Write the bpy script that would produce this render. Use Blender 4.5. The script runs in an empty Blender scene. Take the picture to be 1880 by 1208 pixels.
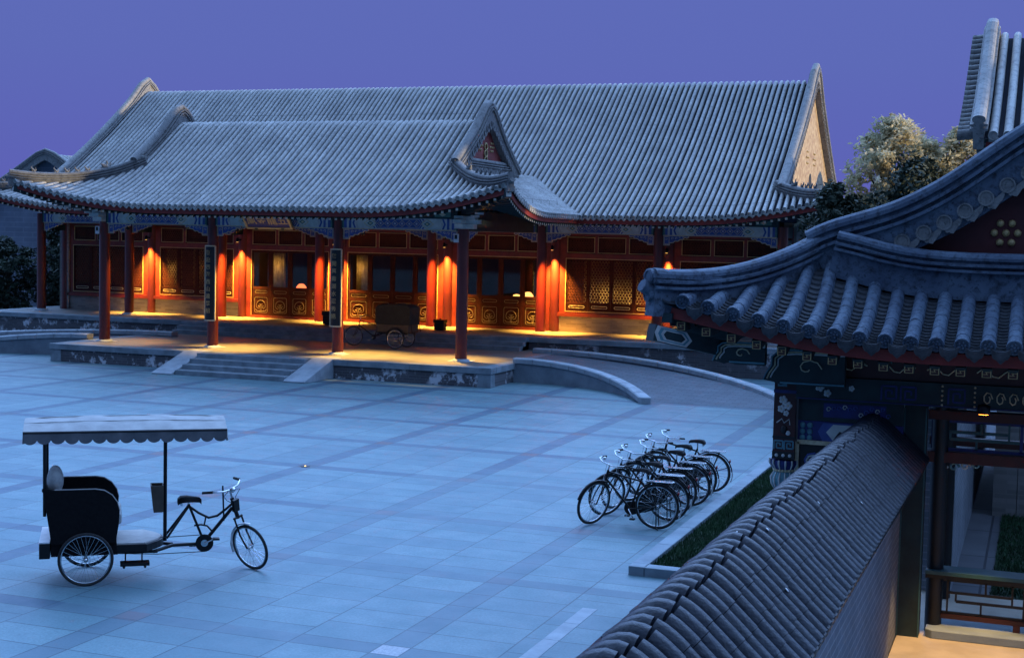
import bpy, math, random
import numpy as np
from mathutils import Vector as V, Matrix
random.seed(7)
R = math.radians
PI = math.pi
sc = bpy.context.scene
COL = sc.collection

# ---------------------------------------------------------------- camera
CAM_H = 4.85
f_px, psi, th, rho = 2611.7, .3554, .0662, .0218
cd = bpy.data.cameras.new('camera'); cam = bpy.data.objects.new('camera', cd); COL.objects.link(cam)
Fw = V((-math.sin(psi)*math.cos(th), math.cos(psi)*math.cos(th), -math.sin(th)))
Rt = V((math.cos(psi), math.sin(psi), 0)); Up = Rt.cross(Fw)
R2 = Rt*math.cos(rho) + Up*math.sin(rho); U2 = -Rt*math.sin(rho) + Up*math.cos(rho)
cam.matrix_world = Matrix(((R2.x, U2.x, -Fw.x, 0), (R2.y, U2.y, -Fw.y, 0), (R2.z, U2.z, -Fw.z, CAM_H), (0, 0, 0, 1)))
cd.sensor_width = 36; cd.lens = f_px/1880*36; cd.clip_start = .1; cd.clip_end = 2000
sc.camera = cam

# ---------------------------------------------------------------- world: dusk sky
SUN_EL, SUN_AZ = R(3.0), R(5)            # azimuth from +X towards -Y
w = bpy.data.worlds.new('World'); sc.world = w; w.use_nodes = True
nt = w.node_tree; N = nt.nodes; L = nt.links; N.clear()
out = N.new('ShaderNodeOutputWorld'); bg = N.new('ShaderNodeBackground'); bg2 = N.new('ShaderNodeBackground'); ad = N.new('ShaderNodeAddShader')
tc = N.new('ShaderNodeTexCoord'); sx = N.new('ShaderNodeSeparateXYZ'); rp = N.new('ShaderNodeValToRGB')
L.new(tc.outputs['Generated'], sx.inputs[0]); L.new(sx.outputs['Z'], rp.inputs['Fac'])
rp.color_ramp.elements[0].position = 0.0; rp.color_ramp.elements[0].color = (.112, .112, .46, 1)
rp.color_ramp.elements[1].position = 1.0; rp.color_ramp.elements[1].color = (.64, 1.12, 2.15, 1)
for p, c in ((.05, (.108, .125, .47)), (.12, (.109, .143, .475)), (.24, (.112, .152, .49)), (.45, (.62, 1.10, 2.2))):
    e = rp.color_ramp.elements.new(p); e.color = (*c, 1)
def wm(op, a, b):
    x = N.new('ShaderNodeMath'); x.operation = op
    for i, v in enumerate((a, b)):
        if hasattr(v, 'links'): L.new(v, x.inputs[i])
        else: x.inputs[i].default_value = v
    return x.outputs[0]
yy_ = sx.outputs['Y']; zz_ = sx.outputs['Z']     # brighter over the afterglow beyond the hall, dimmer behind the viewer
hi_ = wm('MINIMUM', wm('MAXIMUM', wm('DIVIDE', wm('SUBTRACT', zz_, .24), .2), 0.0), 1.0)
pos = wm('MULTIPLY', wm('MULTIPLY', wm('MAXIMUM', yy_, 0.0), 2.1), hi_); neg = wm('MULTIPLY', wm('MINIMUM', yy_, 0.0), .9)
gain = wm('ADD', wm('ADD', pos, neg), 1.0); vm_ = N.new('ShaderNodeVectorMath'); vm_.operation = 'SCALE'
L.new(rp.outputs[0], vm_.inputs[0]); L.new(gain, vm_.inputs['Scale']); L.new(vm_.outputs[0], bg.inputs[0]); bg.inputs[1].default_value = 1.0
sky = N.new('ShaderNodeTexSky'); sky.sky_type = 'NISHITA'; sky.sun_disc = False
sky.sun_elevation = SUN_EL; sky.sun_rotation = PI/2 - SUN_AZ
L.new(sky.outputs[0], bg2.inputs[0]); bg2.inputs[1].default_value = .0008
L.new(bg.outputs[0], ad.inputs[0]); L.new(bg2.outputs[0], ad.inputs[1]); L.new(ad.outputs[0], out.inputs[0])

# ---------------------------------------------------------------- last low sun (only reaches gable and tree tops)
sd = bpy.data.lights.new('sun', 'SUN'); sd.energy = 5.0; sd.angle = R(.6); sd.color = (1, .78, .48)
so = bpy.data.objects.new('sun', sd); COL.objects.link(so)
sdir = V((math.cos(SUN_AZ)*math.cos(SUN_EL), math.sin(SUN_AZ)*math.cos(SUN_EL), math.sin(SUN_EL)))
so.rotation_euler = sdir.to_track_quat('Z', 'Y').to_euler(); so.location = (40, -10, 20)

sc.view_settings.view_transform = 'Standard'; sc.view_settings.look = 'None'
sc.view_settings.exposure = 0; sc.view_settings.gamma = 1
WARM = (1, .47, .07)

# ---------------------------------------------------------------- materials
MATS = {}
class NB:
    def __init__(s, mat):
        s.t = mat.node_tree; s.n = s.t.nodes; s.l = s.t.links
    def new(s, ty, **kw):
        x = s.n.new(ty)
        for k, v in kw.items(): setattr(x, k, v)
        return x
    def set(s, sock, v):
        if hasattr(v, 'is_output') or hasattr(v, 'links'): s.l.new(v, sock)
        else: sock.default_value = v
    def m(s, op, a, b=None, c=None):
        x = s.new('ShaderNodeMath', operation=op); s.set(x.inputs[0], a)
        if b is not None: s.set(x.inputs[1], b)
        if c is not None: s.set(x.inputs[2], c)
        return x.outputs[0]
    def mix(s, f, a, b, ty='MIX'):
        x = s.new('ShaderNodeMix', data_type='RGBA', blend_type=ty)
        s.set(x.inputs[0], f); s.set(x.inputs[6], a); s.set(x.inputs[7], b)
        return x.outputs[2]
    def noise(s, scale, vec=None, detail=4, rough=.55):
        x = s.new('ShaderNodeTexNoise'); x.inputs['Scale'].default_value = scale; x.inputs['Detail'].default_value = detail
        x.inputs['Roughness'].default_value = rough
        if vec is not None: s.l.new(vec, x.inputs['Vector'])
        return x.outputs['Fac']
    def ramp(s, f, a, b):
        x = s.new('ShaderNodeMapRange'); s.set(x.inputs[0], f); x.inputs[1].default_value = a; x.inputs[2].default_value = b
        return x.outputs[0]
def c4(c): return (*c, 1) if len(c) == 3 else c
def base_mat(name):
    m = bpy.data.materials.new(name); m.use_nodes = True; MATS[name] = m
    b = m.node_tree.nodes['Principled BSDF']; return m, b, NB(m)
def coords(nb, obj=False):
    if obj: return nb.new('ShaderNodeTexCoord').outputs['Object']
    return nb.new('ShaderNodeNewGeometry').outputs['Position']
def mat(name, a, b=None, scale=4, rough=.6, bump=.0, bscale=None, metal=0, lo=.35, hi=.65, spec=.5, obj=False, coat=0):
    m, p, nb = base_mat(name); p.inputs['Roughness'].default_value = rough; p.inputs['Metallic'].default_value = metal
    p.inputs['Specular IOR Level'].default_value = spec; p.inputs['Coat Weight'].default_value = coat
    v = coords(nb, obj)
    if b is None: b = tuple(x*.75 for x in a)
    n = nb.noise(scale, v)
    nb.l.new(nb.mix(nb.ramp(n, lo, hi), c4(a), c4(b)), p.inputs['Base Color'])
    if bump:
        bp = nb.new('ShaderNodeBump'); bp.inputs['Strength'].default_value = bump; bp.inputs['Distance'].default_value = .02
        nb.l.new(nb.noise(bscale or scale*4, v, 5), bp.inputs['Height']); nb.l.new(bp.outputs[0], p.inputs['Normal'])
    return m
def emis(name, col, st):
    m, p, nb = base_mat(name); p.inputs['Base Color'].default_value = c4(col)
    p.inputs['Emission Color'].default_value = c4(col); p.inputs['Emission Strength'].default_value = st; return m
def tile_mat(name, a, b, c, s1, s2, rough=.62, rows=None):
    m, p, nb = base_mat(name); p.inputs['Specular IOR Level'].default_value = .28; v = coords(nb)
    n1 = nb.ramp(nb.noise(s1, v, 3), .3, .7); n2 = nb.ramp(nb.noise(s2, v, 6, .7), .48, .68)
    col = nb.mix(n2, nb.mix(n1, c4(a), c4(b)), c4(c)); 
    if rows:          # weathering streaks that run down the tile rows
        mp = nb.new('ShaderNodeMapping'); mp.inputs['Scale'].default_value = rows; nb.l.new(v, mp.inputs['Vector'])
        st = nb.ramp(nb.noise(1.0, mp.outputs[0], 3, .6), .32, .68); col = nb.mix(nb.m('MULTIPLY', st, .5), col, c4(tuple(x*.45 for x in a)))
    spot = nb.ramp(nb.noise(s2*2.2, v, 2), .62, .70)
    col = nb.mix(nb.m('MULTIPLY', spot, .7), col, c4(tuple(x*.35 for x in a)))
    nb.l.new(col, p.inputs['Base Color']); p.inputs['Roughness'].default_value = rough
    bp = nb.new('ShaderNodeBump'); bp.inputs['Strength'].default_value = .35; bp.inputs['Distance'].default_value = .02
    nb.l.new(nb.noise(s2*2, v, 5), bp.inputs['Height']); nb.l.new(bp.outputs[0], p.inputs['Normal'])
    return m
def brick_mat(name, axes, c1, c2, mortar, bw=.28, bh=.07, ms=.008, white=0, wcol=(.6, .62, .66), bump=.4, off=.5):
    m, p, nb = base_mat(name); v = coords(nb); s = nb.new('ShaderNodeSeparateXYZ'); nb.l.new(v, s.inputs[0])
    cb = nb.new('ShaderNodeCombineXYZ'); nb.l.new(s.outputs[axes[0]], cb.inputs[0]); nb.l.new(s.outputs[axes[1]], cb.inputs[1])
    b = nb.new('ShaderNodeTexBrick'); nb.l.new(cb.outputs[0], b.inputs['Vector'])
    b.inputs['Scale'].default_value = 1; b.inputs['Brick Width'].default_value = bw; b.inputs['Row Height'].default_value = bh
    b.inputs['Mortar Size'].default_value = ms; b.inputs['Color1'].default_value = c4(c1); b.inputs['Color2'].default_value = c4(c2)
    b.inputs['Mortar'].default_value = c4(mortar); b.inputs['Bias'].default_value = -.2; b.offset = off
    n = nb.ramp(nb.noise(1.3, v, 5), .3, .7)
    col = nb.mix(nb.m('MULTIPLY', n, .45), b.outputs['Color'], c4(tuple(x*.4 for x in c1)))
    if white:
        n2 = nb.noise(2.6, v, 7, .72); n3 = nb.noise(.9, v, 2)
        f = nb.m('MULTIPLY', nb.ramp(n2, .52, .60), nb.ramp(n3, .38, .52))
        ring = nb.m('MULTIPLY', f, white)
        col = nb.mix(ring, col, c4(wcol))
    nb.l.new(col, p.inputs['Base Color']); p.inputs['Roughness'].default_value = .8
    if bump:
        bp = nb.new('ShaderNodeBump'); bp.inputs['Strength'].default_value = bump; bp.inputs['Distance'].default_value = .01
        h = nb.m('ADD', b.outputs['Fac'], nb.m('MULTIPLY', nb.noise(30, v), .5)); bp.invert = True
        nb.l.new(h, bp.inputs['Height']); nb.l.new(bp.outputs[0], p.inputs['Normal'])
    return m
GX, GY, GX0, GY0 = 3.555, 3.674, -14.03, 33.14
def plaza_mat():
    m, p, nb = base_mat('plaza_granite'); v = coords(nb); s = nb.new('ShaderNodeSeparateXYZ'); nb.l.new(v, s.inputs[0])
    bw = .37; A = nb.m
    u = A('DIVIDE', A('SUBTRACT', s.outputs[0], GX0 - bw/2 - 100*GX), GX); iu = A('FLOOR', u); fu = A('MULTIPLY', A('FRACT', u), GX)
    q = A('DIVIDE', A('SUBTRACT', s.outputs[1], GY0 - bw/2 - 100*GY), GY); iv = A('FLOOR', q); fv = A('MULTIPLY', A('FRACT', q), GY)
    bx = A('LESS_THAN', fu, bw); by = A('LESS_THAN', fv, bw); cross = A('MULTIPLY', bx, by); band = A('MAXIMUM', bx, by)
    tw, tl = (GX - bw)/3, (GY - bw)/5
    cu = A('DIVIDE', A('SUBTRACT', fu, bw), tw); ci = A('FLOOR', cu); cf = A('MULTIPLY', A('FRACT', cu), tw)
    wn = nb.new('ShaderNodeTexWhiteNoise', noise_dimensions='2D'); cb = nb.new('ShaderNodeCombineXYZ')
    nb.l.new(A('MULTIPLY_ADD', iu, 3, ci), cb.inputs[0]); nb.l.new(iv, cb.inputs[1]); nb.l.new(cb.outputs[0], wn.inputs['Vector'])
    cv = A('ADD', A('DIVIDE', A('SUBTRACT', fv, bw), tl), A('MULTIPLY', A('GREATER_THAN', wn.outputs['Value'], .72), .5)); ri = A('FLOOR', cv); rf = A('MULTIPLY', A('FRACT', cv), tl)
    jw = .020
    def edge(x, wd): return A('MAXIMUM', A('LESS_THAN', x, jw), A('GREATER_THAN', x, wd - jw*.2))
    jt = A('MAXIMUM', A('LESS_THAN', cf, jw), A('LESS_THAN', rf, jw))
    je = A('MAXIMUM', A('MAXIMUM', A('LESS_THAN', fu, jw), A('LESS_THAN', fv, jw)), 0)
    jin = A('MULTIPLY', jt, A('SUBTRACT', 1, band))
    # band stones have joints as well
    jb = A('MULTIPLY', bx, A('LESS_THAN', rf, jw)); jb2 = A('MULTIPLY', by, A('LESS_THAN', cf, jw))
    joint = A('MAXIMUM', A('MAXIMUM', jin, je), A('MAXIMUM', jb, jb2))
    w2 = nb.new('ShaderNodeTexWhiteNoise', noise_dimensions='3D'); c2 = nb.new('ShaderNodeCombineXYZ')
    nb.l.new(A('MULTIPLY_ADD', iu, 4, A('ADD', ci, bx)), c2.inputs[0]); nb.l.new(A('MULTIPLY_ADD', iv, 8, ri), c2.inputs[1]); nb.l.new(by, c2.inputs[2]); nb.l.new(c2.outputs[0], w2.inputs['Vector'])
    tone = w2.outputs['Value']
    big = nb.ramp(nb.noise(.16, v, 4), .3, .7); fine = nb.noise(26, v, 4, .8); mid = nb.ramp(nb.noise(1.6, v, 5), .3, .75)
    tile = nb.mix(tone, c4((.105, .20, .235)), c4((.18, .30, .32)))
    tile = nb.mix(A('MULTIPLY', mid, .35), tile, c4((.10, .175, .20)))
    bcol = nb.mix(tone, c4((.032, .068, .125)), c4((.058, .105, .16)))
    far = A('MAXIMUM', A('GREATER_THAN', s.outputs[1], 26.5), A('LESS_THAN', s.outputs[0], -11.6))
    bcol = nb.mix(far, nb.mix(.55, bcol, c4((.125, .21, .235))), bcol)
    col = nb.mix(band, tile, bcol)
    w3 = nb.new('ShaderNodeTexWhiteNoise', noise_dimensions='2D'); c3 = nb.new('ShaderNodeCombineXYZ'); nb.l.new(A('ADD', iu, 3), c3.inputs[0]); nb.l.new(A('ADD', iv, 1), c3.inputs[1]); nb.l.new(c3.outputs[0], w3.inputs['Vector'])
    k = w3.outputs['Value']
    cr = nb.mix(A('GREATER_THAN', k, .55), c4((.05, .055, .085)), c4((.15, .055, .06)))
    light = A('MULTIPLY', A('COMPARE', iu, 102, .1), A('COMPARE', iv, 95, .1))
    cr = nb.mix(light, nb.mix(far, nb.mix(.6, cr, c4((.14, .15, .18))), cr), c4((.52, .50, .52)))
    col = nb.mix(cross, col, cr)
    col = nb.mix(A('MULTIPLY', joint, .95), col, c4((.016, .030, .045)))
    col = nb.mix(A('MULTIPLY', nb.ramp(fine, .38, .62), .62), col, c4((.065, .125, .155)))
    stain = A('MULTIPLY', nb.ramp(nb.noise(.45, v, 6, .65), .52, .68), .38); col = nb.mix(stain, col, c4((.07, .13, .16)))
    drip = A('MULTIPLY', nb.ramp(nb.noise(2.4, v, 7, .7), .60, .68), .30); col = nb.mix(drip, col, c4((.07, .125, .15)))
    col = nb.mix(A('MULTIPLY', big, .30), col, c4((.085, .155, .185)))
    nb.l.new(col, p.inputs['Base Color'])
    rr = nb.m('MULTIPLY_ADD', mid, .2, .42); nb.l.new(rr, p.inputs['Roughness']); p.inputs['Specular IOR Level'].default_value = .4
    bp = nb.new('ShaderNodeBump'); bp.inputs['Strength'].default_value = .25; bp.inputs['Distance'].default_value = .006
    nb.l.new(A('SUBTRACT', fine, joint), bp.inputs['Height']); nb.l.new(bp.outputs[0], p.inputs['Normal'])
    return m
plaza_mat()
tile_mat('roof_tile', (.33, .325, .31), (.50, .49, .46), (.16, .165, .17), .9, 9, rows=(5.5, .35, .35))
mat('roof_pan', (.006, .008, .014), (.012, .015, .024), 3, .95, spec=.1)  # near-black: groove shade between the tile rows is put into the colour
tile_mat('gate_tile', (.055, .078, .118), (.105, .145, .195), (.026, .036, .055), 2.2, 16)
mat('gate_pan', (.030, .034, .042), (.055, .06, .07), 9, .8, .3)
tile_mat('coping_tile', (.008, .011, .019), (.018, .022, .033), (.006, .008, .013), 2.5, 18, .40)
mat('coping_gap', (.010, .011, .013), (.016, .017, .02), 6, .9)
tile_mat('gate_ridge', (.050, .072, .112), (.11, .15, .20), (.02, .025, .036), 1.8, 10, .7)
tile_mat('ridge_brick', (.13, .13, .13), (.20, .20, .195), (.07, .073, .075), 1.2, 8, .7)
tile_mat('pale_ridge', (.20, .20, .20), (.28, .28, .27), (.12, .122, .125), 1.2, 8, .7)  # paler grey than the other ridges
mat('fascia_red', (.24, .022, .016), (.15, .014, .012), 3, .55)
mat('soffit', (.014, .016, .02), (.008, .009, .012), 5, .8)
mat('column_red', (.115, .014, .010), (.08, .010, .008), 1.5, .42, .08, 20, coat=.15)
mat('door_red', (.050, .010, .007), (.030, .007, .005), 4, .62, spec=.18)
mat('lattice_red', (.075, .02, .012), (.05, .013, .009), 4, .62, spec=.2)
mat('frame_red', (.17, .022, .013), (.11, .014, .009), 4, .4)
mat('gable_gilt', (.44, .35, .21), (.24, .15, .085), 5, .75, 1.0, 7)
mat('gable_red', (.22, .035, .028), (.15, .022, .02), 2, .75, .1)
mat('dark_gable', (.085, .016, .017), (.05, .010, .012), 1.4, .8, .1)
mat('gilt', (.46, .33, .15), (.34, .24, .10), 20, .42, metal=.15)
mat('gilt_worn', (.62, .54, .36), (.42, .35, .22), 20, .5)
mat('gilt_dim', (.19, .15, .085), (.13, .10, .06), 20, .5)
mat('paint_blue', (.06, .10, .33), (.04, .07, .24), 8, .6)
mat('paint_pale', (.56, .60, .57), (.42, .46, .45), 6, .65)
mat('paint_green', (.07, .18, .16), (.045, .12, .11), 8, .6)
mat('paint_white', (.55, .56, .54), (.38, .39, .38), 9, .65)
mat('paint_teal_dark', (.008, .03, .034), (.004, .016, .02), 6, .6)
mat('paint_cyan', (.10, .26, .30), (.06, .17, .22), 8, .6)
mat('paint_deep_blue', (.012, .02, .15), (.008, .013, .09), 7, .5)
mat('paint_maroon', (.055, .010, .009), (.035, .007, .006), 5, .55)
mat('paint_black', (.008, .008, .010), (.004, .004, .005), 5, .5)
mat('stone', (.22, .28, .32), (.15, .195, .23), 2.2, .7, .25, 24)
mat('stone_light', (.34, .39, .43), (.24, .285, .32), 3, .7, .25, 30)
mat('stone_step', (.22, .27, .305), (.13, .165, .19), 2.5, .65, .3, 24)
mat('porch_paving', (.19, .18, .165), (.13, .125, .115), 1.6, .5, .1, 10)
brick_mat('platform_brick', (0, 2), (.10, .10, .115), (.06, .06, .07), (.13, .13, .14), .4, .085, .010, white=.9)
brick_mat('dado_brick', (0, 2), (.25, .24, .225), (.13, .125, .12), (.22, .21, .20), .42, .085, .008)
brick_mat('wall_brick', (1, 2), (.10, .12, .155), (.075, .09, .12), (.20, .22, .26), .34, .095, .009)
brick_mat('wall_brick_lit', (1, 2), (.24, .26, .29), (.18, .20, .23), (.34, .36, .40), .34, .095, .009)  # lighter copy of the same brick, sky light put into its colour
brick_mat('far_brick', (0, 2), (.20, .235, .31), (.15, .18, .25), (.24, .265, .34), 1.2, .26, .03)
brick_mat('ramp_paving', (0, 1), (.105, .135, .165), (.07, .092, .118), (.035, .045, .06), .42, .21, .010, bump=.3)
brick_mat('path_paving', (0, 1), (.12, .125, .14), (.08, .085, .10), (.03, .03, .04), .62, 2.1, .02, bump=.2, off=0)
mat('ramp_wall_stone', (.22, .27, .31), (.14, .175, .21), 1.5, .75, .3, 20)
mat('corridor_floor', (.40, .35, .28), (.32, .28, .22), 3, .6, .1)
mat('grass_soil', (.010, .028, .010), (.006, .018, .007), 6, .95)
mat('grass_blade', (.018, .07, .022), (.010, .040, .012), 3, .8)
def leaf_mat(name, a, b):
    m, p, nb = base_mat(name); v = coords(nb); c = nb.mix(nb.ramp(nb.noise(2.2, v, 3), .35, .65), c4(a), c4(b)); nb.l.new(c, p.inputs['Base Color']); p.inputs['Roughness'].default_value = .7
    t = nb.new('ShaderNodeBsdfTranslucent'); nb.l.new(c, t.inputs[0]); x = nb.new('ShaderNodeMixShader'); x.inputs[0].default_value = .42
    nb.l.new(p.outputs[0], x.inputs[1]); nb.l.new(t.outputs[0], x.inputs[2]); nb.l.new(x.outputs[0], nb.n['Material Output'].inputs[0])
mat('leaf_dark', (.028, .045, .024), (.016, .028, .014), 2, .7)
leaf_mat('leaf_sunlit', (.74, .64, .40), (.30, .27, .15))  # cream of the last sunlight painted into the leaf colour
mat('leaf_bush', (.020, .045, .024), (.010, .024, .014), 2, .7)
mat('bark', (.07, .055, .04), (.045, .035, .026), 8, .9, .5)
mat('black_paint', (.004, .004, .005), (.007, .007, .008), 10, .4, spec=.3)
mat('black_leather', (.004, .004, .005), (.007, .007, .008), 20, .7, spec=.12)
mat('chrome', (.62, .64, .66), (.5, .52, .54), 10, .22, metal=1)
mat('rubber', (.012, .012, .013), (.02, .02, .02), 10, .8)
mat('canvas_light', (.36, .36, .35), (.28, .28, .275), 5, .85, .2, 40)
mat('canvas_dark', (.12, .12, .13), (.085, .085, .095), 5, .85, .2, 40)
mat('cushion_cloth', (.42, .42, .40), (.30, .30, .30), 14, .9, .3, 60)
mat('rug_cloth', (.50, .48, .45), (.42, .40, .38), 10, .9, .2, 60)
mat('cargo_canvas', (.016, .018, .018), (.010, .011, .011), 5, .8, .3, 30)
mat('cargo_wood', (.075, .055, .038), (.05, .036, .026), 6, .7)
mat('reflector', (.35, .02, .02), None, 10, .3)
mat('white_paint', (.7, .71, .72), (.6, .61, .62), 10, .4)
mat('curtain', (.62, .42, .15), (.45, .28, .08), 5, .9)
mat('interior_wall', (.05, .025, .014), (.03, .016, .009), 2, .8)
mat('teal_rail', (.03, .10, .11), (.02, .07, .08), 4, .5)
emis('lamp_glow', (1, .55, .12), 4)
emis('lamp_shade_glow', (1, .42, .10), 5)
emis('lamp_shade_red', (1, .16, .05), 4)
emis('exit_green', (.05, .9, .3), 2.5)
def glass_mat():
    m, p, nb = base_mat('glass'); p.inputs['Base Color'].default_value = (.9, .9, .9, 1)
    tr = nb.new('ShaderNodeBsdfTransparent'); gl = nb.new('ShaderNodeBsdfGlossy'); gl.inputs['Roughness'].default_value = .03
    fr = nb.new('ShaderNodeFresnel'); fr.inputs[0].default_value = 1.55; mx = nb.new('ShaderNodeMixShader')
    tr.inputs[0].default_value = (.75, .78, .78, 1)
    nb.l.new(nb.m('MULTIPLY_ADD', fr.outputs[0], 0.45, .008), mx.inputs[0]); nb.l.new(tr.outputs[0], mx.inputs[1]); nb.l.new(gl.outputs[0], mx.inputs[2])
    nb.l.new(mx.outputs[0], nb.n['Material Output'].inputs[0]); return m
glass_mat()
def paper_mat():
    m, p, nb = base_mat('pane_paper'); tr = nb.new('ShaderNodeBsdfTranslucent'); tp = nb.new('ShaderNodeBsdfTransparent'); df = nb.new('ShaderNodeBsdfDiffuse')
    tr.inputs[0].default_value = (.75, .62, .42, 1); df.inputs[0].default_value = (.025, .018, .012, 1); a = nb.new('ShaderNodeMixShader'); a.inputs[0].default_value = .62
    nb.l.new(df.outputs[0], a.inputs[1]); nb.l.new(tr.outputs[0], a.inputs[2]); nb.l.new(a.outputs[0], nb.n['Material Output'].inputs[0])
paper_mat()

# ---------------------------------------------------------------- mesh builder
class MB:
    def __init__(s, *mats):
        s.v = []; s.f = []; s.mi = []; s.sm = []; s.mats = list(mats) or ['stone']
    def mid(s, m):
        if m is None: return 0
        if isinstance(m, int): return m
        if m not in s.mats: s.mats.append(m)
        return s.mats.index(m)
    def add(s, vs, fs, m=None, smooth=False):
        o = len(s.v); s.v += [tuple(x) for x in vs]; k = s.mid(m)
        for f in fs: s.f.append(tuple(i + o for i in f)); s.mi.append(k); s.sm.append(smooth)
    def box(s, lo, hi, m=None, mat=None):
        x0, y0, z0 = lo; x1, y1, z1 = hi
        vs = [V(p) for p in ((x0, y0, z0), (x1, y0, z0), (x1, y1, z0), (x0, y1, z0), (x0, y0, z1), (x1, y0, z1), (x1, y1, z1), (x0, y1, z1))]
        if mat is not None: vs = [mat @ p for p in vs]
        s.add(vs, [(0, 3, 2, 1), (4, 5, 6, 7), (0, 1, 5, 4), (1, 2, 6, 5), (2, 3, 7, 6), (3, 0, 4, 7)], m)
    def bar(s, a, b, w, h=None, m=None, up=(0, 0, 1)):
        a, b = V(a), V(b); t = (b - a).normalized(); up = V(up)
        if abs(t.dot(up)) > .97: up = V((0, 1, 0))
        l = t.cross(up).normalized()*(w/2); n = l.cross(t).normalized()*((h or w)/2)
        vs = [a - l - n, a + l - n, a + l + n, a - l + n, b - l - n, b + l - n, b + l + n, b - l + n]
        s.add(vs, [(0, 3, 2, 1), (4, 5, 6, 7), (0, 1, 5, 4), (1, 2, 6, 5), (2, 3, 7, 6), (3, 0, 4, 7)], m)
    def poly(s, pts, m=None): s.add(pts, [tuple(range(len(pts)))], m)
    def prism(s, pts, d, m=None, smooth=False):
        n = len(pts); d = V(d); p = [V(x) for x in pts]
        s.add(p + [x + d for x in p], [tuple(range(n))[::-1], tuple(range(n, 2*n))] + [(i, (i+1) % n, n+(i+1) % n, n+i) for i in range(n)], m, False)
    def sweep(s, path, prof, lat=None, up=None, closed=True, caps=True, m=None, smooth=False, scale=None):
        path = [V(p) for p in path]; n = len(path); k = len(prof); vs = []
        for i, p in enumerate(path):
            t = (path[min(i+1, n-1)] - path[max(i-1, 0)])
            if t.length < 1e-9: t = V((1, 0, 0))
            t.normalize()
            l = V(lat[i] if isinstance(lat, list) else lat) if lat is not None else t.cross(V((0, 0, 1))).normalized()
            u = V(up) if up is not None else l.cross(t).normalized()
            if u.z < 0 and up is None: u = -u
            sc_ = scale[i] if scale else 1
            for a, b in prof: vs.append(p + l*a*sc_ + u*b*sc_)
        fs = []
        kk = k if closed else k-1
        for i in range(n-1):
            for j in range(kk):
                fs.append((i*k+j, i*k+(j+1) % k, (i+1)*k+(j+1) % k, (i+1)*k+j))
        s.add(vs, fs, m, smooth)
        if caps and closed: s.add(vs[:k], [tuple(range(k))], m); s.add(vs[-k:], [tuple(range(k))], m)
    def tube(s, path, r, n=8, m=None, caps=True, smooth=True):
        path = [V(p) for p in path]; rs = r if isinstance(r, (list, tuple)) else [r]*len(path)
        vs = []; pl = None; N_ = len(path)
        for i, p in enumerate(path):
            t = (path[min(i+1, N_-1)] - path[max(i-1, 0)]).normalized()
            if pl is None:
                a = V((0, 0, 1)) if abs(t.z) < .9 else V((1, 0, 0)); l = t.cross(a).normalized()
            else:
                l = (pl - t*pl.dot(t))
                l = l.normalized() if l.length > 1e-6 else pl
            pl = l; u = t.cross(l)
            for j in range(n):
                a = 2*PI*j/n; vs.append(p + (l*math.cos(a) + u*math.sin(a))*rs[i])
        fs = [(i*n+j, i*n+(j+1) % n, (i+1)*n+(j+1) % n, (i+1)*n+j) for i in range(N_-1) for j in range(n)]
        s.add(vs, fs, m, smooth)
        if caps: s.add(vs[:n], [tuple(range(n))], m); s.add(vs[-n:], [tuple(range(n))], m)
    def lathe(s, prof, c, n=16, m=None, smooth=True, axis=None):
        c = V(c); ax = V(axis).normalized() if axis is not None else V((0, 0, 1))
        a0 = V((1, 0, 0)) if abs(ax.x) < .9 else V((0, 1, 0)); l = ax.cross(a0).normalized(); u = ax.cross(l)
        vs = [c + ax*z + (l*math.cos(2*PI*j/n) + u*math.sin(2*PI*j/n))*r for r, z in prof for j in range(n)]
        k = len(prof)
        s.add(vs, [(i*n+j, i*n+(j+1) % n, (i+1)*n+(j+1) % n, (i+1)*n+j) for i in range(k-1) for j in range(n)], m, smooth)
        if prof[0][0] > 1e-4: s.add(vs[:n], [tuple(range(n))], m)
        if prof[-1][0] > 1e-4: s.add(vs[-n:], [tuple(range(n))], m)
    def ball(s, c, r, m=None, sc3=(1, 1, 1), n=10, k=6):
        c = V(c); vs = []; 
        for i in range(k+1):
            t = PI*i/k
            for j in range(n):
                a = 2*PI*j/n; vs.append(c + V((math.sin(t)*math.cos(a)*r*sc3[0], math.sin(t)*math.sin(a)*r*sc3[1], math.cos(t)*r*sc3[2])))
        s.add(vs, [(i*n+j, i*n+(j+1) % n, (i+1)*n+(j+1) % n, (i+1)*n+j) for i in range(k) for j in range(n)], m, True)
    def xf(s, M, start=0):
        for i in range(start, len(s.v)): s.v[i] = tuple(M @ V(s.v[i]))
    def build(s, name, parent=None, bevel=0):
        me = bpy.data.meshes.new(name); me.from_pydata(s.v, [], s.f)
        for m in s.mats: me.materials.append(MATS[m])
        me.polygons.foreach_set('material_index', s.mi); me.polygons.foreach_set('use_smooth', s.sm); me.update()
        o = bpy.data.objects.new(name, me); COL.objects.link(o)
        if parent is not None: o.parent = parent
        if bevel:
            b = o.modifiers.new('bevel', 'BEVEL'); b.width = bevel; b.segments = 2; b.limit_method = 'ANGLE'; b.angle_limit = R(40)
        return o
def tag(o, label=None, cat=None, group=None, kind=None):
    if label: o['label'] = label
    if cat: o['category'] = cat
    if group: o['group'] = group
    if kind: o['kind'] = kind
    return o
def thing(name, loc, label, cat, group=None, rz=0):
    o = bpy.data.objects.new(name, None); COL.objects.link(o); o.location = loc; o.rotation_euler = (0, 0, rz); o.empty_display_size = .3
    return tag(o, label, cat, group)
def world_child(mb, name, root, bevel=0):
    """mesh given in world coordinates, parented to a root that stands at its own place"""
    o = mb.build(name, root, bevel); o.matrix_parent_inverse = Matrix.Translation(-V(root.location)); return o
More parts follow.
